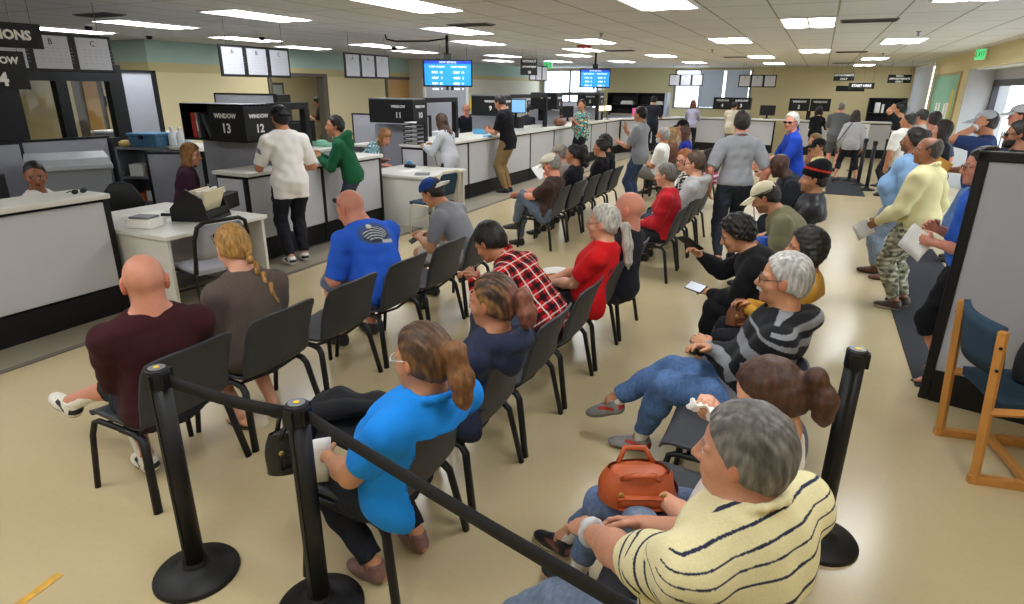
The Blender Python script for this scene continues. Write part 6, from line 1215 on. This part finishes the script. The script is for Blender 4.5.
# ------------------------------------------------------------------ things held or on laps
def hand_obj(name, lab, cat, pid, sd, build_fn, off=(0.02, 0, .022), yaw=0, flip=False):
    p, d, n, th = WORLD[pid]['hands'][sd]
    M = frame3(p+d*off[0]+th*off[1]+n*off[2], d, -n if flip else n)
    if yaw: M = M @ Matrix.Rotation(math.radians(yaw), 4, 'Z')
    t = thing(name, lab, cat); t.matrix_world = M; build_fn(t); return t
def phone(t, s=1.0, lit='#8fb4e0'):
    MB().box(-.075*s, .075*s, -.038*s, .038*s, -.005, .005, .004).build('case', BLACKP, t); MB().box(-.068*s, .068*s, -.033*s, .033*s, .005, .0065).build('display', mat('phone_display'+lit, lit, .2, emit=.5), t); MB().box(-.06*s, -.05*s, -.025*s, -.01*s, -.0065, -.005).build('camera', GREYM, t)
def sheet(t, w=.14, l=.2, m=None, n=2):
    for i in range(n): MB().grid(lambda u, v: ((u-.5)*2*l*.75, (v-.5)*2*w*.75+.006*i, .004*i+.015*math.sin(3*u)+.008*v), 6, 4, .0012).build('sheet', m or PAPER, t, M=Matrix.Rotation(.07*i, 4, 'Z'))
def at_pt(name, lab, cat, p, rz, fn): 
    t = thing(name, lab, cat, tuple(p), math.radians(rz)); fn(t); return t
def bag(m, sx, sy, sz, strap=True):
    def f(t):
        MB().grid(lambda u, v: (sx*math.cos(2*PI*u)*(1-.25*v*v)*(1+.05*math.sin(9*u+5*v)), sy*math.sin(2*PI*u)*(1-.35*v*v), sz*(2*v-1+.04*math.sin(14*u))), 28, 9).sph((0, 0, -sz*.9), (sx*.98, sy*.98, sz*.2)).sph((0, 0, sz*.85), (sx*.74, sy*.62, sz*.22)).build('body', m, t)
        if strap:
            for s in (-1, 1): MB().tube([(-sx*.45, s*sy*.5, sz*.8), (-sx*.25, s*sy*.9, sz*1.5), (sx*.25, s*sy*.9, sz*1.5), (sx*.45, s*sy*.5, sz*.8)], .011).build('strap', m, t)
            for s in (-1, 1): MB().sph((-sx*.5*s, -sy*.95, sz*.2), (.012, .006, .012)).build('buckle', mat('brass', '#b59a5a', .3, metal=.8), t)
            MB().box(-sx*.6, sx*.6, -sy*1.06, -sy*.9, -sz*.7, sz*.1, .02).build('pocket', m, t)
    return f
def held():
    hand_obj('phone', 'phone in the hands of the man in red plaid', 'phone', 'B3', 'L', lambda t: phone(t), (0, -.02, .03), 90)
    hand_obj('phone', 'phone in the hands of the man with the backward blue cap', 'phone', 'A6', 'L', lambda t: phone(t), (0, -.02, .03), 90)
    hand_obj('phone', 'phone in the hand of the man in the pale flat cap', 'phone', 'D1', 'L', lambda t: phone(t, 1, '#9fd0c8'), (.02, -.02, .02), 0)
    hand_obj('phone', 'pale phone held low by the woman with curly black hair', 'phone', 'F6', 'L', lambda t: phone(t, 1.1, '#cfd6e0'), (.03, -.01, -.02), 0, True)
    hand_obj('phone', 'large dark phone raised before the face of the curly-haired woman in black', 'phone', 'F6', 'R', lambda t: phone(t, 1.25, '#7fa8e0'), (.03, 0, -.03), 0, True)
    hand_obj('phone', 'dark phone held to the ear of the man in the grey cap', 'phone', 'Q8', 'L', lambda t: phone(t, 1.0, '#222428'), (.0, 0, .028), 0)
    hand_obj('paper', 'white papers held out by the man in the grey cap', 'paper', 'D3', 'L', lambda t: sheet(t, .16, .2), (.12, 0, .0), 0)
    hand_obj('paper', 'white paper held low by the man in camouflage trousers', 'paper', 'Q2', 'L', lambda t: sheet(t, .10, .13, n=1), (.10, 0, .0), 0)
    hand_obj('paper', 'white papers held by the man in black shorts beside the partition', 'paper', 'Q3', 'L', lambda t: sheet(t, .12, .15), (.08, -.04, .02), 20)
    hand_obj('tissue', 'crumpled white tissue held to the face of the woman in white', 'tissue', 'F2', 'R', lambda t: MB().grid(lambda u, v: ((u-.5)*.13+.01*math.sin(9*v), (v-.5)*.1+.008*math.sin(11*u), .02*math.sin(7*u+3*v)+.015*math.sin(9*v)), 14, 12, .003).build('tissue_folds', PAPER, t), (.0, 0, .03))
    p, d, n, th = WORLD['Q8']['hands']['R']; at_pt('envelope', 'orange envelope held by the man talking on a phone', 'envelope', p+V(-.06, -.1, 0), 10, lambda t: [MB().box(-.12, .12, -.004, .004, -.16, .16, .002, M=Matrix.Rotation(.5, 4, 'Y')).build('sleeve', mat('manila_orange', '#dfa045', .8), t), MB().prism([(-.118, .158), (.118, .158), (0, .06)], -.0055, -.004, 'y').build('flap', mat('manila_orange'), t, M=Matrix.Rotation(.5, 4, 'Y'))])
    P = WORLD['B6']['P0']; h = WORLD['B6']['hands']['L'][0]
    at_pt('folder', 'orange folder on the lap of the woman with the grey ponytail', 'folder', (h[0]-.02, h[1]+.16, h[2]+.015), 10, lambda t: MB().box(-.15, .15, -.1, .1, -.006, .006, .003).box(-.13, .15, -.09, .1, .006, .009).build('cover', mat('folder_orange', '#e8932c', .7), t))
    at_pt('paper', 'white sheet on the orange folder of the woman with the grey ponytail', 'paper', (h[0]+.03, h[1]+.20, h[2]+.028), 25, lambda t: sheet(t, .1, .13, n=1))
    P = WORLD['B1']['P0']; k = WORLD['B1']['knee']['L']
    def jacket(t):
        MB().grid(lambda u, v: (-.22+.44*u, -.22+.46*v, .10*math.sin(PI*u)**.6*math.sin(PI*v)**.6+.02*math.sin(13*u+5*v)*math.sin(PI*u)+.014*math.sin(17*v-6*u)*math.sin(PI*v)), 26, 26, .012).build('body', mat('black_fleece', '#17181c', .95, bump=.5, bscale=160), t)
        MB().tube([(-.18, -.14, .05), (-.05, -.17, .12), (.08, -.12, .13), (.16, -.02, .09)], [.035, .045, .045, .03]).build('sleeve', mat('black_fleece'), t)
    at_pt('jacket', 'black jacket heaped on the lap of the woman in the bright blue polo', 'jacket', (-1.72, 1.86, P[2]+.10), 15, jacket)
    at_pt('handbag', 'small black bag beside the legs of the woman in the bright blue polo', 'bag', (-1.76, 1.60, .55), 60, bag(mat('black_leather', '#1a1a1c', .4), .12, .05, .09))
    at_pt('paper', 'white paper sticking out of the black bag below the blue polo', 'paper', (-1.60, 1.56, .55), 60, lambda t: MB().grid(lambda u, v: ((u-.5)*.13*(1-.4*(1-v)), .01*math.sin(4*u), (v-.5)*.2), 6, 5, .0015).build('sheet', PAPER, t))
    P = WORLD['F2']['P0']
    at_pt('handbag', 'orange leather handbag on the lap of the woman in white', 'bag', (-.40, 1.93, P[2]+.15), 25, bag(mat('orange_leather', '#b4552a', .45, bump=.3, bscale=40), .15, .10, .06))
    at_pt('handbag', 'dark purse in the lap of the woman in the mustard jacket', 'bag', tuple(WORLD['F5']['P0']+V(-.3, .0, .12)), 30, bag(mat('brown_leather'), .10, .05, .06))
    at_pt('jacket', 'black jacket on the seat of the wooden chair at the right picture edge', 'jacket', (1.34, 3.93, .53), 20, lambda t: [MB().grid(lambda u, v: ((.16+.03*math.sin(5*u*PI+3*v))*math.cos(2*PI*u)*(1-.55*v*v), (.17+.02*math.sin(7*u*PI))*math.sin(2*PI*u)*(1-.5*v*v), .36*v-.02+.02*math.sin(11*u)*v), 26, 12).sph((0, 0, .32), (.08, .09, .06)).build('body', mat('black_fleece'), t), MB().tube([(-.05, -.15, .22), (-.12, -.17, .1), (-.13, -.1, 0)], [.05, .05, .04]).build('sleeve', mat('black_fleece'), t)])
    at_pt('pouch', 'small blue pouch on the knees of the man in olive', 'bag', tuple(WORLD['F7']['knee']['R']+V(.12, .0, .12)), 20, bag(mat('royal_blue', '#2a5fd0', .6), .1, .07, .05, False))
def main_tail():
    texts_to_mesh(); raise_people(); held(); make_camera()
    sc = bpy.context.scene
    w = bpy.data.worlds.new('world'); sc.world = w; w.use_nodes = True; nt = w.node_tree; bg = nt.nodes['Background']
    bg.inputs[0].default_value = (.80, .90, 1, 1); bg.inputs[1].default_value = SKY_E
    sc.view_settings.view_transform = 'Standard'; sc.view_settings.look = 'None'; sc.view_settings.exposure = EXPO; sc.view_settings.gamma = 1; sc.view_settings.use_curve_mapping = False
    sc.cycles.max_bounces = 10; sc.cycles.diffuse_bounces = 6; sc.cycles.caustics_reflective = False; sc.cycles.sample_clamp_indirect = 6
main_tail()
